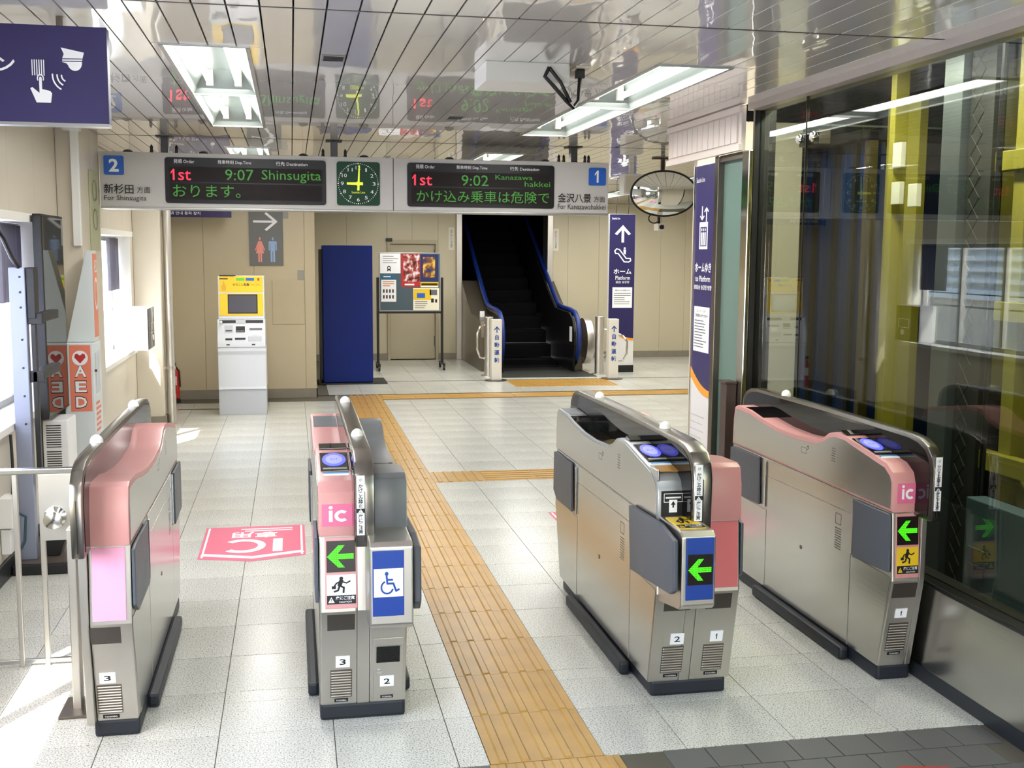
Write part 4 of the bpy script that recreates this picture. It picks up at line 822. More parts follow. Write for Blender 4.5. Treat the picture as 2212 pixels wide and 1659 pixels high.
for x_ in (-1.3, -.8): P(MB().box(x_-.01, x_+.01, 13.01, 13.03, 2.41, CZ), 'hanger', STEELD, S)
txt(S, '对讲 안내 통화 장치', WHITEP, F, -1.36, -.99, 2.125, 2.162, .0015, .01); txt(S, 'Intercom', WHITEP, F, -1.37, -1.14, 2.185, 2.23, .0015, .01); txt(S, 'インターホン', WHITEP, F, -1.37, -.97, 2.28, 2.35, .0015, .01)
icon(S, 'finger_icon', WHITEP, F, [[(.44,1),(.56,1),(.56,.48),(.9,.42),(.98,.34),(.92,0),(.3,0),(.05,.5),(.14,.54),(.44,.34)]], -.875, 2.178, .06, .06)
# restroom sign on the kiosk wall
S = thing('restroom_sign', 'grey wall sign with white arrow and pink and blue figures above the kiosk', 'sign', (-.285, 13.38, 1.56))
F = front(13.372); P(MB().box(-.478, -.094, 13.374, 13.398, 1.563, 2.21), 'panel', mat('grey_sign', (108,108,106), .45), S, .003)
icon(S, 'arrow', WHITEP, F, [s for s in stroke([(.0,.5),(.96,.5)], .13)]+stroke([(.55,1.0),(1.0,.5),(.55,.0)], .13), -.42, 1.975, .25, .19)
PF, BF = mat('salmon_figure', (238,150,138), .5), mat('pale_blue_figure', (150,175,215), .5)
icon(S, 'woman_figure', PF, F, [circ(.5,.925,.075,14,.07*1.0), [(.36,.83),(.64,.83),(.92,.48),(.84,.44),(.68,.66),(.84,.34),(.66,.34),(.66,0),(.53,0),(.53,.34),(.47,.34),(.47,0),(.34,0),(.34,.34),(.16,.34),(.32,.66),(.16,.44),(.08,.48)]], -.424, 1.603, .135, .29)
icon(S, 'man_figure', BF, F, [circ(.5,.925,.08,14,.07), [(.2,.83),(.8,.83),(.86,.78),(.86,.46),(.74,.46),(.74,.72),(.70,.72),(.70,0),(.53,0),(.53,.42),(.47,.42),(.47,0),(.30,0),(.30,.72),(.26,.72),(.26,.46),(.14,.46),(.14,.78)]], -.276, 1.603, .13, .29)

# ------------------------------------------------------------------ yellow fare adjustment kiosk
K = thing('fare_kiosk', 'white fare adjustment kiosk with yellow top and dark screen', 'kiosk', (-.52, 12.15, 0))
x0, x1 = -.762, -.288
KW = mat('kiosk_white', (208,210,215), .35); KG = mat('kiosk_grey', (182,185,190), .4)
def kp(poly, a, b, name, m, bev=.004): return P(yprism(poly, a, b), name, m, K, bev)
kp([(12.02,0),(12.40,0),(12.40,.27),(12.02,.27)], x0-.01, x1+.008, 'plinth', KG)
kp([(12.0,.272),(12.44,.272),(12.44,.72),(12.0,.72),(11.99,.68),(12.01,.64),(12.01,.30)], x0-.012, x1+.01, 'lower_door', KW, .008)
kp([(11.985,.722),(12.44,.722),(12.44,1.01),(12.06,1.01),(11.99,.775)], x0-.012, x1+.006, 'payment_panel', KW, .006)
kp([(12.07,1.012),(12.44,1.012),(12.44,1.465),(12.10,1.465)], x0, x1, 'head', KW, .006)
YF2 = FR((0,12.07,1.012), (1,0,0), (0,.03,.453))
plate(K, 'yellow_fascia', YELLOW, YF2, x0+.012, x1-.012, .035, .27, 0, .004, .002); plate(K, 'yellow_sign', YELLOW, YF2, x0+.012, x1-.012, .285, .45, 0, .004, .002)
plate(K, 'screen_bezel', BLACK, YF2, -.664, -.358, .058, .262, .004, .008, .002); plate(K, 'screen', mat('grey_screen', (84,84,94), .12), YF2, -.652, -.370, .07, .25, .008, .009)
txt(K, 'のりこし精算', BLACKP, YF2, -.61, -.44, .348, .378, .005, .02); txt(K, 'Fare Adj.', BLACKP, YF2, -.42, -.33, .352, .368, .005)
for u0, u1, m_ in ((-.575,-.49,mat('green_logo', (90,190,50), .5)), (-.475,-.39,BLUES), (-.355,-.335,RED)): plate(K, 'logo_patch', m_, YF2, u0, u1, .405, .432, .004, .0055)
plate(K, 'logo_patch', BROWN, YF2, -.745, -.66, .418, .43, .004, .005); icon(K, 'hand_icon', mat('ochre_print', (215,165,50), .5), YF2, [circ(.5,.85,.15,12), [(.1,0),(.9,0),(.95,.45),(.7,.7),(.3,.7),(.05,.45)]], -.73, .30, .055, .1, .005)
plate(K, 'black_top_strip', BLACK, front(12.09), -.745, -.58, 1.466, 1.476, -.02, .0)
PF_ = FR((0,11.99,.775), (1,0,0), (0,.07,.235))
for u0, u1 in ((x0+.01, -.585), (-.485, x1-.015)): plate(K, 'dark_strip', BLACK, PF_, u0, u1, .205, .237, 0, .004)
plate(K, 'sensor_window', KG, PF_, -.575, -.495, .2, .245, 0, .006, .002)
plate(K, 'coin_tray', KG, PF_, -.70, -.615, .10, .18, 0, .005, .002); plate(K, 'coin_slot', BROWN, PF_, -.69, -.625, .115, .13, .005, .008)
plate(K, 'note_slot', BLACK, PF_, -.585, -.492, .105, .17, 0, .005, .002); plate(K, 'note_lip', CHROME, PF_, -.58, -.498, .112, .120, .005, .012)
plate(K, 'card_slot', GREYP, PF_, -.445, -.315, .13, .15, 0, .006); plate(K, 'card_guide', WHITEP, PF_, -.415, -.34, .075, .12, 0, .005)
plate(K, 'change_tray', BLACK, PF_, -.692, -.622, .02, .04, 0, .006); plate(K, 'ticket_tray', BLACK, PF_, -.595, -.487, .025, .045, 0, .006); plate(K, 'keypad_recess', KG, PF_, -.46, -.32, .01, .06, 0, .004, .002)
for u in (-.665, -.405): P(MB().box(u-.017, u+.017, 11.982, 11.99, .742, .754), 'finger_slot', BLACK, K)
P(MB().lathe((-.735,12.02,.985), (0,-1,0), [(.014,-.01),(.014,.012),(.006,.018)], 12), 'call_button', WHITE, K, smooth=True)

# ------------------------------------------------------------------ blue covered cabinet, notice board
T_ = thing('covered_cabinet', 'tall cabinet under a royal blue cover beside the notice board', 'cabinet', (.72, 14.95, 0))
P(MB().box(.392, 1.038, 14.66, 15.2, .02, 1.81), 'cover', BLUEBOX, T_, .012); P(MB().box(.352, .39, 14.72, 15.2, .05, 1.76), 'side_panel', DARKM, T_, .004)
P(MB().box(.33, 1.22, 14.60, 15.2, .001, .018), 'base_mat', BLACK, T_, .003)
for x_ in (.42, 1.0): P(MB().box(x_-.02, x_+.02, 14.68, 14.72, .0, .03), 'foot', BLACK, T_)
nbd = thing('notice_board', 'wheeled notice board with posters in front of the beige door', 'notice board', (1.7, 16.45, 0))
F = front(16.4)
P(MB().box(1.255, 2.165, 16.402, 16.43, .862, 1.724), 'frame', FRAME, nbd, .004); plate(nbd, 'felt', mat('slate_felt', (78,92,100), .8, var=.04), F, 1.27, 2.15, .877, 1.709, -.002, .0005)
for x_ in (1.235, 2.185):
    P(MB().box(x_-.018, x_+.018, 16.40, 16.44, .10, 1.36), 'upright', DARKM, nbd, .003); P(MB().box(x_-.02, x_+.02, 16.18, 16.66, .075, .105), 'foot_bar', DARKM, nbd, .003)
    for y_ in (16.2, 16.64): P(MB().cyl((x_-.014, y_, .036), (x_+.014, y_, .036), .035, 14), 'caster', BLACK, nbd, smooth=True); P(MB().box(x_-.018, x_+.018, y_-.012, y_+.012, .04, .08), 'caster_fork', BLACK, nbd)
P(MB().box(1.235, 2.185, 16.405, 16.435, .83, .862), 'lower_rail', DARKM, nbd, .003)
def poster(name, label, u0, u1, v0, v1, m, d=.002):
    t = thing(name, label, 'poster', ((u0+u1)/2, 16.399, v0)); plate(t, 'sheet', m, F, u0, u1, v0, v1, .0008, .0005+d); return t
def blotch(name, c1, c2, c3, sc):
    m = bpy.data.materials.new(name); m.use_nodes = True; n = m.node_tree; b = n.nodes['Principled BSDF']; b.inputs['Roughness'].default_value = .4
    tc = n.nodes.new('ShaderNodeTexCoord'); t = n.nodes.new('ShaderNodeTexNoise'); t.inputs['Scale'].default_value = sc; t.inputs['Detail'].default_value = 3; r = n.nodes.new('ShaderNodeValToRGB'); r.color_ramp.interpolation = 'LINEAR'
    e = r.color_ramp.elements; e[0].position = .38; e[0].color = (*lin(c1),1); e[1].position = .62; e[1].color = (*lin(c3),1); k = e.new(.5); k.color = (*lin(c2),1)
    n.links.new(tc.outputs['Object'], t.inputs['Vector']); n.links.new(t.outputs[0], r.inputs[0]); n.links.new(r.outputs[0], b.inputs['Base Color']); return m
p = poster('notice_sheet', 'plain white notice sheet at the top left of the notice board', 1.272, 1.57, 1.42, 1.708, WHITEP); lines(p, GREYP, F, 1.31, 1.54, [1.665, 1.63, 1.60, 1.57], .008, .003, seed=8); icon(p, 'emblem', BLACKP, F, arc(.5,.5,.35,.2,0,6.28,12)+stroke([(.1,.0),(.5,.35),(.9,0)], .2), 1.37, 1.455, .06, .08, .003)
p = poster('notice_sheet', 'notice sheet with teal header at the lower left of the notice board', 1.285, 1.505, 1.005, 1.40, WHITEP); plate(p, 'header', mat('teal_header', (30,96,128), .5), F, 1.285, 1.505, 1.325, 1.40, .003, .0035); lines(p, WHITEP, F, 1.32, 1.48, [1.365], .012, .004, seed=1); lines(p, mat('salmon_print', (214,150,120), .5), F, 1.31, 1.48, [1.29, 1.26, 1.23], .016, .003, seed=2)
mb = MB()
for i in range(4):
    for j in range(2): mb.fbox(F, 1.31+.045*i, 1.335+.045*i, 1.05+.085*j, 1.10+.085*j, .0028, .0034)
o = P(mb, 'print_figure', BROWN, p); o['kind'] = 'stuff'
p = poster('film_poster', 'red-bordered film poster with dark and white artwork on the notice board', 1.58, 1.86, 1.225, 1.705, RED); plate(p, 'artwork', blotch('poster_art_red', (30,20,24), (170,60,50), (225,222,222), 13), F, 1.612, 1.85, 1.29, 1.70, .003, .0035); lines(p, WHITEP, F, 1.63, 1.81, [1.245], .022, .004, seed=9)
p = poster('film_poster', 'dark blue film poster with gold artwork on the notice board', 1.862, 2.128, 1.30, 1.70, mat('night_blue', (22,36,92), .4)); plate(p, 'artwork', blotch('poster_art_gold', (22,40,100), (120,70,40), (235,190,70), 9), F, 1.90, 2.08, 1.36, 1.66, .003, .0035)
p = poster('notice_strip', 'narrow black and yellow strip notice under the blue film poster', 1.864, 2.128, 1.215, 1.292, YELLOW); plate(p, 'print_band', BLACKP, F, 1.875, 2.118, 1.245, 1.275, .003, .0034); plate(p, 'print_band', WHITEP, F, 1.866, 2.126, 1.216, 1.232, .003, .0034)
p = poster('notice_sheet', 'cream event sheet with yellow header at the lower right of the notice board', 1.755, 2.14, .878, 1.205, mat('cream_sheet', (236,230,206), .5)); plate(p, 'header', YELLOW, F, 1.76, 2.02, 1.03, 1.19, .003, .0034); plate(p, 'photo_patch', BLUES, F, 1.81, 1.93, 1.06, 1.13, .0034, .004); plate(p, 'photo_patch', GREYP, F, 2.0, 2.11, 1.10, 1.18, .003, .0034); lines(p, GREYP, F, 1.78, 1.98, [1.0, .97, .94, .91], .01, .003, seed=6); plate(p, 'photo_patch', BLACKP, F, 2.02, 2.06, .99, 1.05, .003, .0034); plate(p, 'photo_patch', BLACKP, F, 2.08, 2.11, .99, 1.04, .003, .0034)

# ------------------------------------------------------------------ escalator
E = thing('escalator', 'dark up escalator with blue handrails rising through the back wall', 'escalator', (3.53, 17, 0))
EB = mat('escalator_black', (9,9,11), .45, spec=.3); ES_ = mat('escalator_step', (6,6,7), .8, spec=.1); ED = mat('escalator_decking', (104,96,84), .35, .6); HR = mat('blue_handrail', (10,38,108), .4)  # black and step colours kept near black to hold the shade of the shaft
P(MB().box(2.86, 4.22, 15.1, 15.95, .0, .006), 'landing_plate', mat('dark_landing_plate', (58,60,56), .5, .4), E); P(MB().box(3.02, 4.0, 15.95, 16.25, .0, .02), 'comb_plate', DARKM, E, .003)
SLO = .56
for k in range(16):
    z = .02+max(0, .2*(k-.6)); y0 = 16.25+.36*k
    P(MB().box(3.02, 3.985, y0, y0+.38, z-.19 if k > 1 else .0, z+.001*k+.002), 'step', ES_, E, .003)
for xa, xb, xo in ((2.90, 2.985, -1), (4.02, 4.20, 1)):
    s0 = [(15.72,.0),(15.9,.0),(16.4,0),(17.88,.0),(17.88,.25),(21.5,2.5),(21.5,3.45),(17.35,1.11),(16.9,.89),(16.5,.87),(16.0,.86),(15.78,.77),(15.66,.6),(15.64,.4),(15.70,.2)]
    xi0, xi1 = (xb-.03, xb) if xo < 0 else (xa, xa+.03)
    P(MB().prism(YF, s0, xi0, xi1), 'balustrade_panel', EB, E)
    xi0, xi1 = (xa-.20, xb-.03) if xo < 0 else (xa+.03, xb+.03)
    P(MB().prism(YF, [(15.95,.0),(17.88,0),(17.88,1.28),(17.3,.98),(16.9,.80),(16.5,.78),(16.05,.72),(15.98,.5)], xi0, xi1), 'outer_cladding', ED, E, .004)
    xc = (xa+xb)/2+(.015 if xo < 0 else -.02)
    path = [(15.95,.10),(15.72,.2),(15.63,.38),(15.62,.58),(15.70,.75),(15.88,.86),(16.2,.895),(16.6,.905),(16.95,.94),(17.35,1.14),(18.9,2.02),(21.3,3.38)]
    P(MB().tube([(xc, y, z) for y, z in path], .036, 10), 'handrail', HR, E, smooth=True)
    P(MB().tube([(xc, y+.03 if i < 5 else y, z-.045) for i, (y, z) in enumerate(path)], .022, 8), 'handrail_guide', STEELD, E, smooth=True)
P(MB().lathe((4.215, 15.95, .44), (1,0,0), [(.34,0),(.34,.10),(.31,.12)], 28), 'newel_end', STEELV, E, smooth=True)
plate(E, 'notice_sticker', WHITE, faceL(4.019), -15.93, -15.78, .44, .66, 0, .002)
plate(E, 'notice_sticker', WHITE, front(16.44), 2.76, 2.83, .72, .86, -.01, .004)
se = MB().box(2.62, 2.7, 18.2, 23.5, -.1, 5).box(4.22, 4.3, 18.2, 23.5, -.1, 5).box(2.62, 4.3, 23.5, 23.6, -.1, 5).box(2.62, 4.3, 18.2, 23.6, 5, 5.1).box(2.5, 4.4, 18.2, 18.3, 2.56, 5.1)
struct(se, 'wall_back.002', EB)  # shaft walls coloured near black, standing in for unlit depth
for x0_, x1_, lab in ((2.612, 2.70, 'left'), (4.115, 4.205, 'right')): struct(MB().box(x0_, x1_, 17.84, 18.2, 0, CZ), 'trim_%d' % (1 if lab == 'left' else 2), STEELV, .006)
for x0_, lab in ((2.487, 'white vertical notice strip on wall left of the escalator opening'), (4.215, 'white vertical notice strip on wall right of the escalator opening')):
    t = thing('notice_strip', lab, 'notice', (x0_, 17.89, 1.77)); F = front(17.894); plate(t, 'plate', IVORY, F, x0_, x0_+.095, 1.77, 2.13, 0, .004); txt(t, '足\nも\nと\n注\n意', BLACKP, F, x0_+.03, x0_+.065, 1.81, 2.09, .005, space=1.0)
def hoop_post(label, x, y):
    t = thing('guide_post', label, 'post', (x, y, 0))
    P(MB().lathe((x,y,0), (0,0,1), [(.11,0),(.11,.012),(.064,.016),(.064,.83),(.058,.835)], 20), 'pipe', STEELV, t, smooth=True)
    s = -1 if x < 3.5 else 1
    if s < 0: P(MB().tube([(x-.06,y-.02,.72),(x-.13,y-.03,.70),(x-.17,y-.03,.60),(x-.17,y-.03,.38),(x-.13,y-.03,.27),(x-.06,y-.02,.25)], .016, 8), 'hoop', CHROME, t, smooth=True)
    else: P(MB().tube([(x+.06,y-.02,.65),(x+.14,y-.1,.63),(x+.16,y-.14,.55),(x+.16,y-.14,.38),(x+.12,y-.1,.29),(x+.06,y-.02,.27)], .016, 8), 'hoop', CHROME, t, smooth=True)
hoop_post('round steel post with hoop left of the escalator', 2.71, 15.38); hoop_post('round steel post with hoop right of the escalator', 4.335, 15.42)
def text_post(label, x, y):
    t = thing('sign_post', label, 'post', (x, y, 0))
    P(MB().box(x-.07, x+.07, y, y+.13, .0, .835), 'body', mat('ivory_post', (226,222,212), .4), t, .008); P(MB().lathe((x, y+.065, 0), (0,0,1), [(.15,0),(.15,.012),(.09,.02)], 20), 'base', STEELD, t, smooth=True)
    F = front(y-.001); icon(t, 'arrow', BLUEP, F, stroke([(.5,0),(.5,.9)], .16)+stroke([(.1,.5),(.5,.95),(.9,.5)], .16), x-.04, .66, .08, .08); txt(t, '自\n動\n運\n転', BLUEP, F, x-.035, x+.035, .25, .63, .0015, .02, space=1.35)
    if x > 3.5: P(MB().tube([(x+.07,y+.06,.62),(x+.14,y+.03,.60),(x+.19,y+.0,.52),(x+.19,y,.36),(x+.14,y+.03,.25),(x+.07,y+.06,.24)], .016, 8), 'hoop', CHROME, t, smooth=True)
text_post('ivory square post with blue arrow lettering left of the escalator', 2.705, 14.72); text_post('ivory square post with blue arrow lettering right of the escalator', 4.345, 14.72)
# standing escalator sign
S = thing('escalator_sign', 'purple standing sign with white up arrow and escalator pictogram by back wall', 'sign', (4.7, 15.62, 0)); F = front(15.598)
P(MB().box(4.508, 4.90, 15.60, 15.66, .10, 2.295), 'panel', MATS['white_sign_panel'], S, .003); P(MB().box(4.66, 4.905, 15.59, 15.67, 0, .105), 'foot', BLACK, S, .004)
cv = [(4.512+.384*i/10, .70-.20*(1-(1-i/10)**2)) for i in range(11)]
P(MB().prism(F, cv+[(4.896,2.292),(4.512,2.292)], 0, .002), 'purple_field', mat('deep_purple_sign', (34,28,84), .4), S); P(MB().prism(F, cv+[(x_, z_-.035) for x_, z_ in cv[::-1]], 0, .0025), 'orange_curve', ORANGEB, S)
txt(S, 'Seaside Line', WHITEP, F, 4.545, 4.665, 2.218, 2.25, .003)
icon(S, 'arrow', WHITEP, F, [[(.42,0),(.58,0),(.58,.8),(.42,.8)], [(.5,1.0),(1.0,.5),(.86,.42),(.5,.78),(.14,.42),(0,.5)]], 4.59, 1.89, .24, .25, .003)
icon(S, 'escalator_icon', WHITEP, F, stroke([(.05,.78),(.15,.92),(.32,.88),(.72,.3),(.95,.3),(.98,.15),(.85,.06),(.6,.08),(.25,.62),(.1,.62),(.05,.78)], .07)+[circ(.62,.97,.06,10),[(.55,.88),(.7,.88),(.68,.55),(.56,.62)]], 4.58, 1.595, .26, .22, .003)
txt(S, 'ホーム', WHITEP, F, 4.58, 4.85, 1.435, 1.51, .003, .02); txt(S, 'Platform', WHITEP, F, 4.61, 4.83, 1.352, 1.41, .003, .01); txt(S, '站台 승강장', WHITEP, F, 4.615, 4.82, 1.30, 1.338, .003, .01)
plate(S, 'notice', WHITEP, F, 4.568, 4.866, .945, 1.243, .002, .004); txt(S, '駅からのお知らせ', BLACKP, F, 4.61, 4.83, 1.185, 1.21, .0045, .02); lines(S, GREYP, F, 4.59, 4.85, [1.15-.03*k for k in range(6)], .008, .0043, seed=2)
for x_ in (4.62, 4.80): P(MB().cyl((x_,15.63,2.29), (x_,15.63,CZ), .005, 6), 'hanging_wire', BLACK, S)
# convex mirror, small camera, speaker
M_ = thing('convex_mirror', 'oval convex mirror on a ceiling pole above the purple signs', 'mirror', (3.16, 9.3, 2.25))
c = V((3.165, 9.28, 2.243)); nrm = V((-.18, -1, -.10)).normalized(); rt = nrm.cross(V((0,0,1))).normalized()*-1; rt = V((0,0,1)).cross(nrm).normalized(); upv = nrm.cross(rt)
mb = MB(); ra, rb, N, R_n = .285, .192, 36, 8
for i in range(R_n+1):
    f = i/R_n
    for j in range(N):
        q = 2*math.pi*j/N; mb.v.append(c+rt*(ra*f*math.cos(q))+upv*(rb*f*math.sin(q))+nrm*(.075*(1-f*f)))
for i in range(R_n):
    for j in range(N): mb.f.append((i*N+j, i*N+(j+1)%N, (i+1)*N+(j+1)%N, (i+1)*N+j))
P(mb, 'mirror_face', MIRROR, M_, smooth=True)
mb = MB().tube([c+rt*(ra*math.cos(2*math.pi*j/40))+upv*(rb*math.sin(2*math.pi*j/40)) for j in range(41)], .009, 8); P(mb, 'rim', DARKM, M_, smooth=True)
mb = MB(); 
for i in range(5):
    f = 1-i/5
    for j in range(N): q = 2*math.pi*j/N; mb.v.append(c-nrm*(.02+.05*(i/5))+rt*(ra*f*math.cos(q))+upv*(rb*f*math.sin(q)))
for i in range(4):
    for j in range(N): mb.f.append((i*N+j, i*N+(j+1)%N, (i+1)*N+(j+1)%N, (i+1)*N+j))
P(mb, 'back_shell', DARKM, M_, smooth=True)
P(MB().box(3.155, 3.185, 9.33, 9.36, 2.40, CZ), 'pole', BROWN, M_, .003); P(MB().box(3.08, 3.26, 9.31, 9.38, CZ-.012, CZ), 'ceiling_plate', BROWN, M_, .002); P(MB().box(3.15, 3.2, 9.29, 9.36, 2.38, 2.44), 'clamp', DARKM, M_, .003)
t = thing('security_camera', 'small white camera with looped cable hanging under the convex mirror', 'camera', (3.13, 9.3, 1.95))
P(MB().box(3.105, 3.165, 9.24, 9.36, 1.925, 1.985), 'body', IVORY, t, .008); P(MB().cyl((3.135,9.24,1.955), (3.135,9.225,1.955), .02, 14), 'lens', BLACK, t, smooth=True)
P(MB().box(3.13, 3.15, 9.32, 9.34, 1.98, 2.2), 'stem', DARKM, t); P(MB().tube([(3.14+.05*math.cos(a)-.05, 9.31, 2.03+.04*math.sin(a)) for a in [i*.55 for i in range(12)]], .006, 6), 'cable', BLACK, t, smooth=True)
t = thing('speaker', 'white box speaker on a short stem below the ceiling left of the convex mirror', 'speaker', (3.11, 10.1, 2.27))
P(MB().box(3.02, 3.205, 10.0, 10.15, 2.272, 2.46), 'housing', WHITE, t, .01); P(MB().box(3.09, 3.13, 10.05, 10.09, 2.455, CZ), 'stem', WHITE, t); plate(t, 'grille', IVORY, front(10.0), 3.04, 3.185, 2.29, 2.44, 0, .003, .002)

# ------------------------------------------------------------------ left side equipment
t = thing('steel_column', 'round stainless steel pole at the corner left of the kiosk', 'pole', (-1.195, 11.46, 0))
P(MB().lathe((-1.195, 11.46, 0), (0,0,1), [(.045,0),(.045,.3),(.041,.31),(.041,CZ)], 20), 'pipe', STEELV, t, smooth=True)
P(MB().lathe((-1.195, 11.46, .55), (0,0,1), [(.047,0),(.047,.035)], 20), 'clamp', CHROME, t, smooth=True); P(MB().box(-1.262, -1.195, 11.45, 11.47, .555, .58), 'bracket', CHROME, t)
t = thing('fire_extinguisher', 'red fire extinguisher half hidden behind the steel pole', 'extinguisher', (-1.33, 13.15, 0))
P(MB().lathe((-1.33, 13.15, .04), (0,0,1), [(.04,0),(.052,.01),(.052,.30),(.035,.35),(.016,.37)], 18), 'cylinder', RED, t, smooth=True); P(MB().box(-1.345, -1.315, 13.08, 13.17, .41, .45), 'valve', BLACK, t, .004); P(MB().tube([(-1.325,13.13,.42),(-1.275,13.12,.36),(-1.27,13.12,.18)], .009, 8), 'hose', BLACK, t, smooth=True); P(MB().lathe((-1.33, 13.15, 0), (0,0,1), [(.06,0),(.06,.03),(.05,.04)], 16), 'stand', BLACK, t, smooth=True); plate(t, 'label_sticker', WHITEP, front(13.095), -1.355, -1.305, .2, .3, -.004, .002)
t = thing('intercom_box', 'white intercom box with black call panel fixed by the far left window', 'intercom', (-1.4, 10.7, .83))
P(MB().box(-1.47, -1.282, 10.47, 10.92, .825, 1.205), 'housing', WHITE, t, .006); F = faceR(-1.281); P(MB().fbox(F, 10.475, 10.915, .83, 1.2, -.002, .004), 'panel', BGLASS, t, .002); P(MB().box(-1.5, -1.46, 10.5, 10.9, .85, 1.15), 'wall_bracket', GREYP, t)
P(MB().lathe(F.p(10.78,.92,.004), (1,0,0), [(.03,0),(.03,.006),(.02,.01)], 16), 'call_button', WHITE, t, smooth=True); icon(t, 'frame_mark', WHITEP, F, stroke([(0,0),(1,0),(1,1),(0,1),(0,0)], .06), 10.66, .97, .2, .09, .005)
# signage display on stand
t = thing('wall_screen', 'tall dark glossy framed screen on left wall mirroring the AED banner', 'screen', (-1.44, 7.19, .73))
P(MB().box(-1.462, -1.414, 6.88, 7.495, .73, 1.93), 'bezel', BLACK, t, .004); P(MB().box(-1.4145, -1.4125, 6.895, 7.48, .745, 1.915), 'screen', BGLASS, t)
for z_ in (.9, 1.7): P(MB().box(-1.5, -1.46, 7.1, 7.3, z_, z_+.08), 'wall_bracket', BLACK, t)
t = thing('steel_stand', 'blue grey steel stand with black brackets on a brown base by left window', 'stand', (-1.33, 6.4, 0))
SB = mat('blue_grey_steel', (150,156,176), .4, .3)
P(MB().box(-1.455, -1.375, 6.24, 6.30, .06, 1.63), 'column', SB, t, .004); P(MB().box(-1.372, -1.33, 6.25, 6.34, 1.36, 1.63), 'mount', BLACK, t, .004)
for z_ in (1.33, 1.02): P(MB().box(-1.41, -1.30, 6.26, 6.30, z_, z_+.06).box(-1.385, -1.335, 6.30, 6.86, z_, z_+.05), 'bracket', BLACK, t, .004)
P(MB().box(-1.36, -1.335, 6.26, 6.30, .45, 1.33), 'cable_channel', BLACK, t, .003)
for z_ in (1.58, 1.50, 1.42, 1.25, 1.10, .95, .8): P(MB().cyl((-1.40, 6.241, z_), (-1.40, 6.236, z_), .006, 8), 'bolt_hole', BLACK, t)
P(MB().box(-1.478, -1.175, 6.14, 6.88, .0, .055), 'base', BLACK, t, .006); P(MB().box(-1.47, -1.18, 6.16, 6.87, .055, .06), 'base_top', mat('brown_base_plate', (96,84,78), .35, .4), t)
P(MB().prism(front(6.3), [(-1.37,.06),(-1.27,.06),(-1.23,.17),(-1.29,.19),(-1.37,.15)], -.12, 0), 'foot_bracket', BLACK, t, .004)
# fan heater with slits
t = thing('ventilation_unit', 'white slotted unit standing between signage stand and AED cabinet', 'appliance', (-1.41, 7.2, 0))
P(MB().box(-1.49, -1.345, 7.05, 7.32, 0, .70), 'housing', WHITE, t, .008)
F = front(7.05)
for k in range(22): 
    if k != 11: P(MB().fbox(F, -1.47, -1.385, .36+.0145*k, .366+.0145*k, -.001, .002), 'slit', BLACK, t)
# AED cabinet with tall panel
t = thing('aed_cabinet', 'white AED cabinet with orange AED banner standing against the left pillar', 'cabinet', (-1.35, 7.7, 0))
P(MB().box(-1.44, -1.258, 7.50, 7.79, 0, 1.128), 'body', mat('cabinet_white', (216,222,222), .4), t, .005)
P(MB().prism(front(7.60), [(-1.435,1.13),(-1.262,1.13),(-1.262,1.72),(-1.30,1.72)], -.155, 0), 'upper_panel', MATS['cabinet_white'], t, .003)
F = front(7.499); plate(t, 'banner', ORANGE, F, -1.405, -1.275, .69, 1.118, 0, .002)
P(MB().prism(F, circ(-1.34, 1.035, .048, 24), .002, .0028), 'heart_disc', WHITEP, t); icon(t, 'heart', RED, F, [[(.5,0),(.95,.55),(.9,.85),(.72,.92),(.5,.72),(.28,.92),(.1,.85),(.05,.55)]], -1.378, 1.0, .076, .07, .0032)
for ch, z_ in (('A', .915), ('E', .815), ('D', .715)):
    txt(t, ch, BLACKP, F, -1.378, -1.302, z_-.006, z_+.076, .0024, .03); txt(t, ch, WHITEP, F, -1.374, -1.306, z_, z_+.07, .003, .02)
F = faceR(-1.257); plate(t, 'side_sticker', mat('salmon_sticker', (226,140,112), .45), FR((-1.261,0,0),(0,1,0),(0,0,1)), 7.605, 7.75, 1.16, 1.70, 0, .002)
F2 = FR((-1.2585,0,0),(0,1,0),(0,0,1)); icon(t, 'flame_mark', WHITEP, F2, arc(.5,.5,.4,.1,0,6.28,20,.48), 7.63, 1.34, .13, .2, .0); txt(t, 'AED', WHITEP, F2, 7.64, 7.75, 1.58, 1.66, .0)
plate(t, 'side_window', mat('pale_window', (196,200,206), .2), F, 7.56, 7.70, .80, 1.06, 0, .002); lines(t, ORANGE, F, 7.54, 7.74, [.55+.035*k for k in range(6)], .018, .001, seed=3)
P(MB().cyl((-1.257,7.53,.95), (-1.243,7.53,.95), .008, 8), 'latch', BROWN, t)
# wall notice and trunking on the pilaster
t = thing('wall_notice', 'tall narrow greenish notice plate on the left pilaster above the AED cabinet', 'notice', (-1.35, 8.05, 1.75)); F = FR((-1.349,0,0),(0,1,0),(0,0,1))
plate(t, 'plate', mat('greenish_plate', (176,178,142), .45), F, 8.1, 8.44, 1.72, 2.27, 0, .01, .002)
for z_ in (2.05, 1.85): icon(t, 'oval_mark', GREYP, F, arc(.5,.5,.4,.06,0,6.28,20,.4), 8.16, z_, .2, .17, .0115)
t = thing('cable_trunking', 'white vertical cable trunking on the left pilaster corner', 'trunking', (-1.37, 7.78, 0)); P(MB().box(-1.40, -1.35, 7.76, 7.798, 1.75, 2.50), 'trunk', WHITE, t, .005); P(MB().box(-1.44, -1.33, 7.72, 7.798, 2.49, CZ), 'ceiling_elbow', WHITE, t, .008)
t = thing('switch_box', 'white switch box with dark cables low on the left wall', 'switch box', (-1.47, 6.1, .15))
P(MB().box(-1.498, -1.43, 6.0, 6.14, .29, .45), 'box', WHITE, t, .005); P(MB().box(-1.498, -1.45, 6.02, 6.12, .15, .28), 'lower_box', WHITE, t, .005)
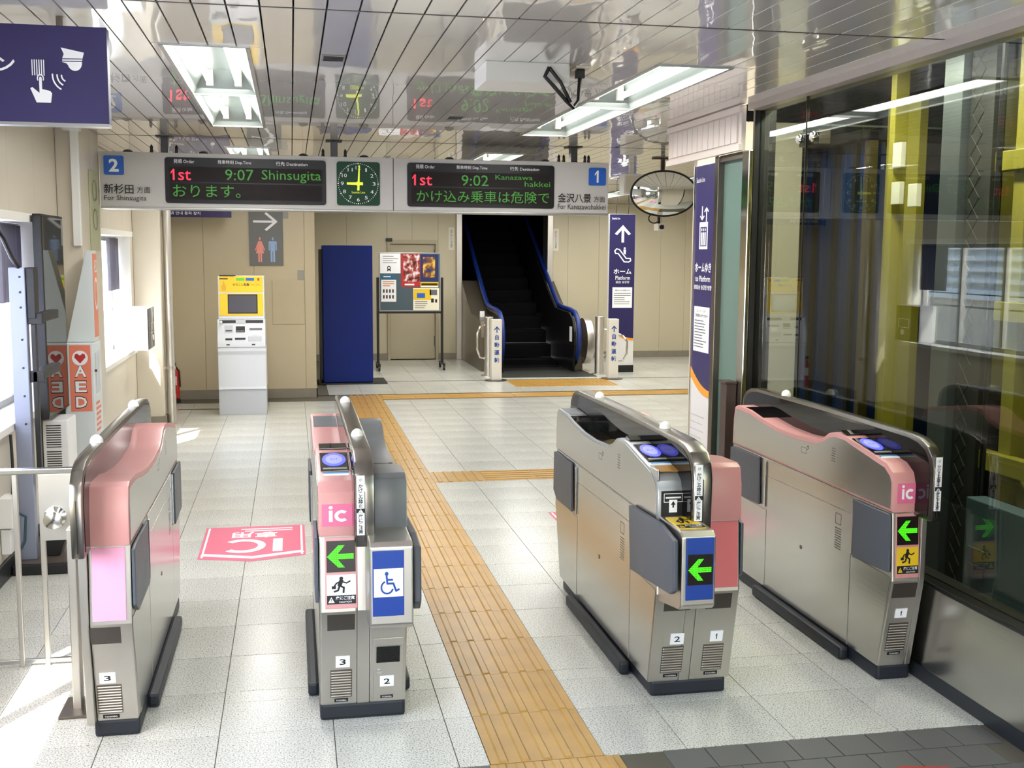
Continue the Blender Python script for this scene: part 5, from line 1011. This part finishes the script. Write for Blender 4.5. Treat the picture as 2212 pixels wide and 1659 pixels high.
P(MB().tube([(-1.43,6.08,.36),(-1.39,6.1,.33),(-1.40,6.1,.2),(-1.43,6.05,.12),(-1.42,6.05,.066)], .008, 8), 'cable', mat('teal_cable', (40,70,84), .5), t, smooth=True); P(MB().tube([(-1.45,6.1,.45),(-1.45,6.13,.6),(-1.47,6.2,.75)], .008, 8), 'cable', BLACK, t, smooth=True)
t = solo(MB().tube([(-1.48,6.05,1.86),(-1.44,6.1,1.78),(-1.42,6.18,1.68),(-1.40,6.27,1.615)], .012, 8), 'display_cable', BLACK, 'black cable running from the left window top to the signage stand', 'cable', smooth=True)
# rail gate beside gate A
t = thing('barrier_gate', 'low stainless rail gate with round knob plate at the far left', 'barrier', (-1.15, 4.76, 0))
P(MB().box(-1.49, -.88, 4.745, 4.78, .812, .835), 'top_rail', STEEL, t, .004); P(MB().box(-1.49, -.90, 4.755, 4.77, .012, .03), 'bottom_rail', STEEL, t, .002)
for x_ in (-1.46, -1.295, -1.122, -1.022, -.905): P(MB().box(x_-.010, x_+.010, 4.752, 4.773, .0 if x_ < -.95 else .0, .815), 'upright', STEELV, t, .003)
P(MB().box(-1.03, -.895, 4.745, 4.752, .535, .812), 'lock_plate', STEELV, t, .002)
P(MB().lathe((-.967, 4.745, .633), (0,-1,0), [(.045,0),(.045,.004),(.034,.012),(.02,.016),(.026,.05),(.036,.056),(.036,.064),(.012,.07)], 24), 'knob', CHROME, t, smooth=True)
P(MB().box(-.83, -.80, 4.24, 4.30, 0, .70), 'hinge_post', STEELV, t, .004); P(MB().box(-.87, -.76, 4.17, 4.36, 0, .012), 'post_foot', STEELD, t, .003); P(MB().box(-.90, -.80, 4.75, 4.775, .60, .63), 'link', STEELV, t, .002); P(MB().box(-.825, -.805, 4.29, 4.775, .60, .63), 'link', STEELV, t, .002)

# thin curtains gathered in the two left windows
CUR = bpy.data.materials.new('thin_grey_curtain'); CUR.use_nodes = True; _n = CUR.node_tree; _b = _n.nodes['Principled BSDF']; _b.inputs['Base Color'].default_value = (.30,.29,.32,1); _b.inputs['Roughness'].default_value = .9
_tl = _n.nodes.new('ShaderNodeBsdfTranslucent'); _tl.inputs[0].default_value = (.34,.32,.36,1); _mx = _n.nodes.new('ShaderNodeMixShader'); _mx.inputs[0].default_value = .6
_n.links.new(_b.outputs[0], _mx.inputs[1]); _n.links.new(_tl.outputs[0], _mx.inputs[2]); _n.links.new(_mx.outputs[0], _n.nodes['Material Output'].inputs[0])
def curtain(label, y0, y1, z0, z1, x):
    mb = MB(); n = 60; t_ = .003
    pts = [(x+.018*math.sin(i*1.15)+.008*math.sin(i*.37), y0+(y1-y0)*i/n) for i in range(n+1)]
    for (a, b) in pts: mb.v += [V((a, b, z0)), V((a, b, z1)), V((a+t_, b, z0)), V((a+t_, b, z1))]
    for i in range(n):
        k = 4*i; mb.f += [(k, k+4, k+5, k+1), (k+2, k+3, k+7, k+6), (k+1, k+5, k+7, k+3), (k, k+2, k+6, k+4)]
    mb.f += [(0, 1, 3, 2), (4*n, 4*n+2, 4*n+3, 4*n+1)]
    t = thing('curtain', label, 'curtain', (x, (y0+y1)/2, z0), 'grey curtains in the left windows')
    P(mb, 'fabric', CUR, t, smooth=True); P(MB().cyl((x, y0-.03, z1+.005), (x, y1+.03, z1+.005), .006, 8), 'rail', FRAME, t)
curtain('thin grey curtain bunched at the far end of the near left window', 6.72, 7.20, 1.42, 1.865, -1.62)
curtain('thin grey curtain bunched at the far end of the far left window', 10.55, 11.05, 1.36, 1.835, -1.62)
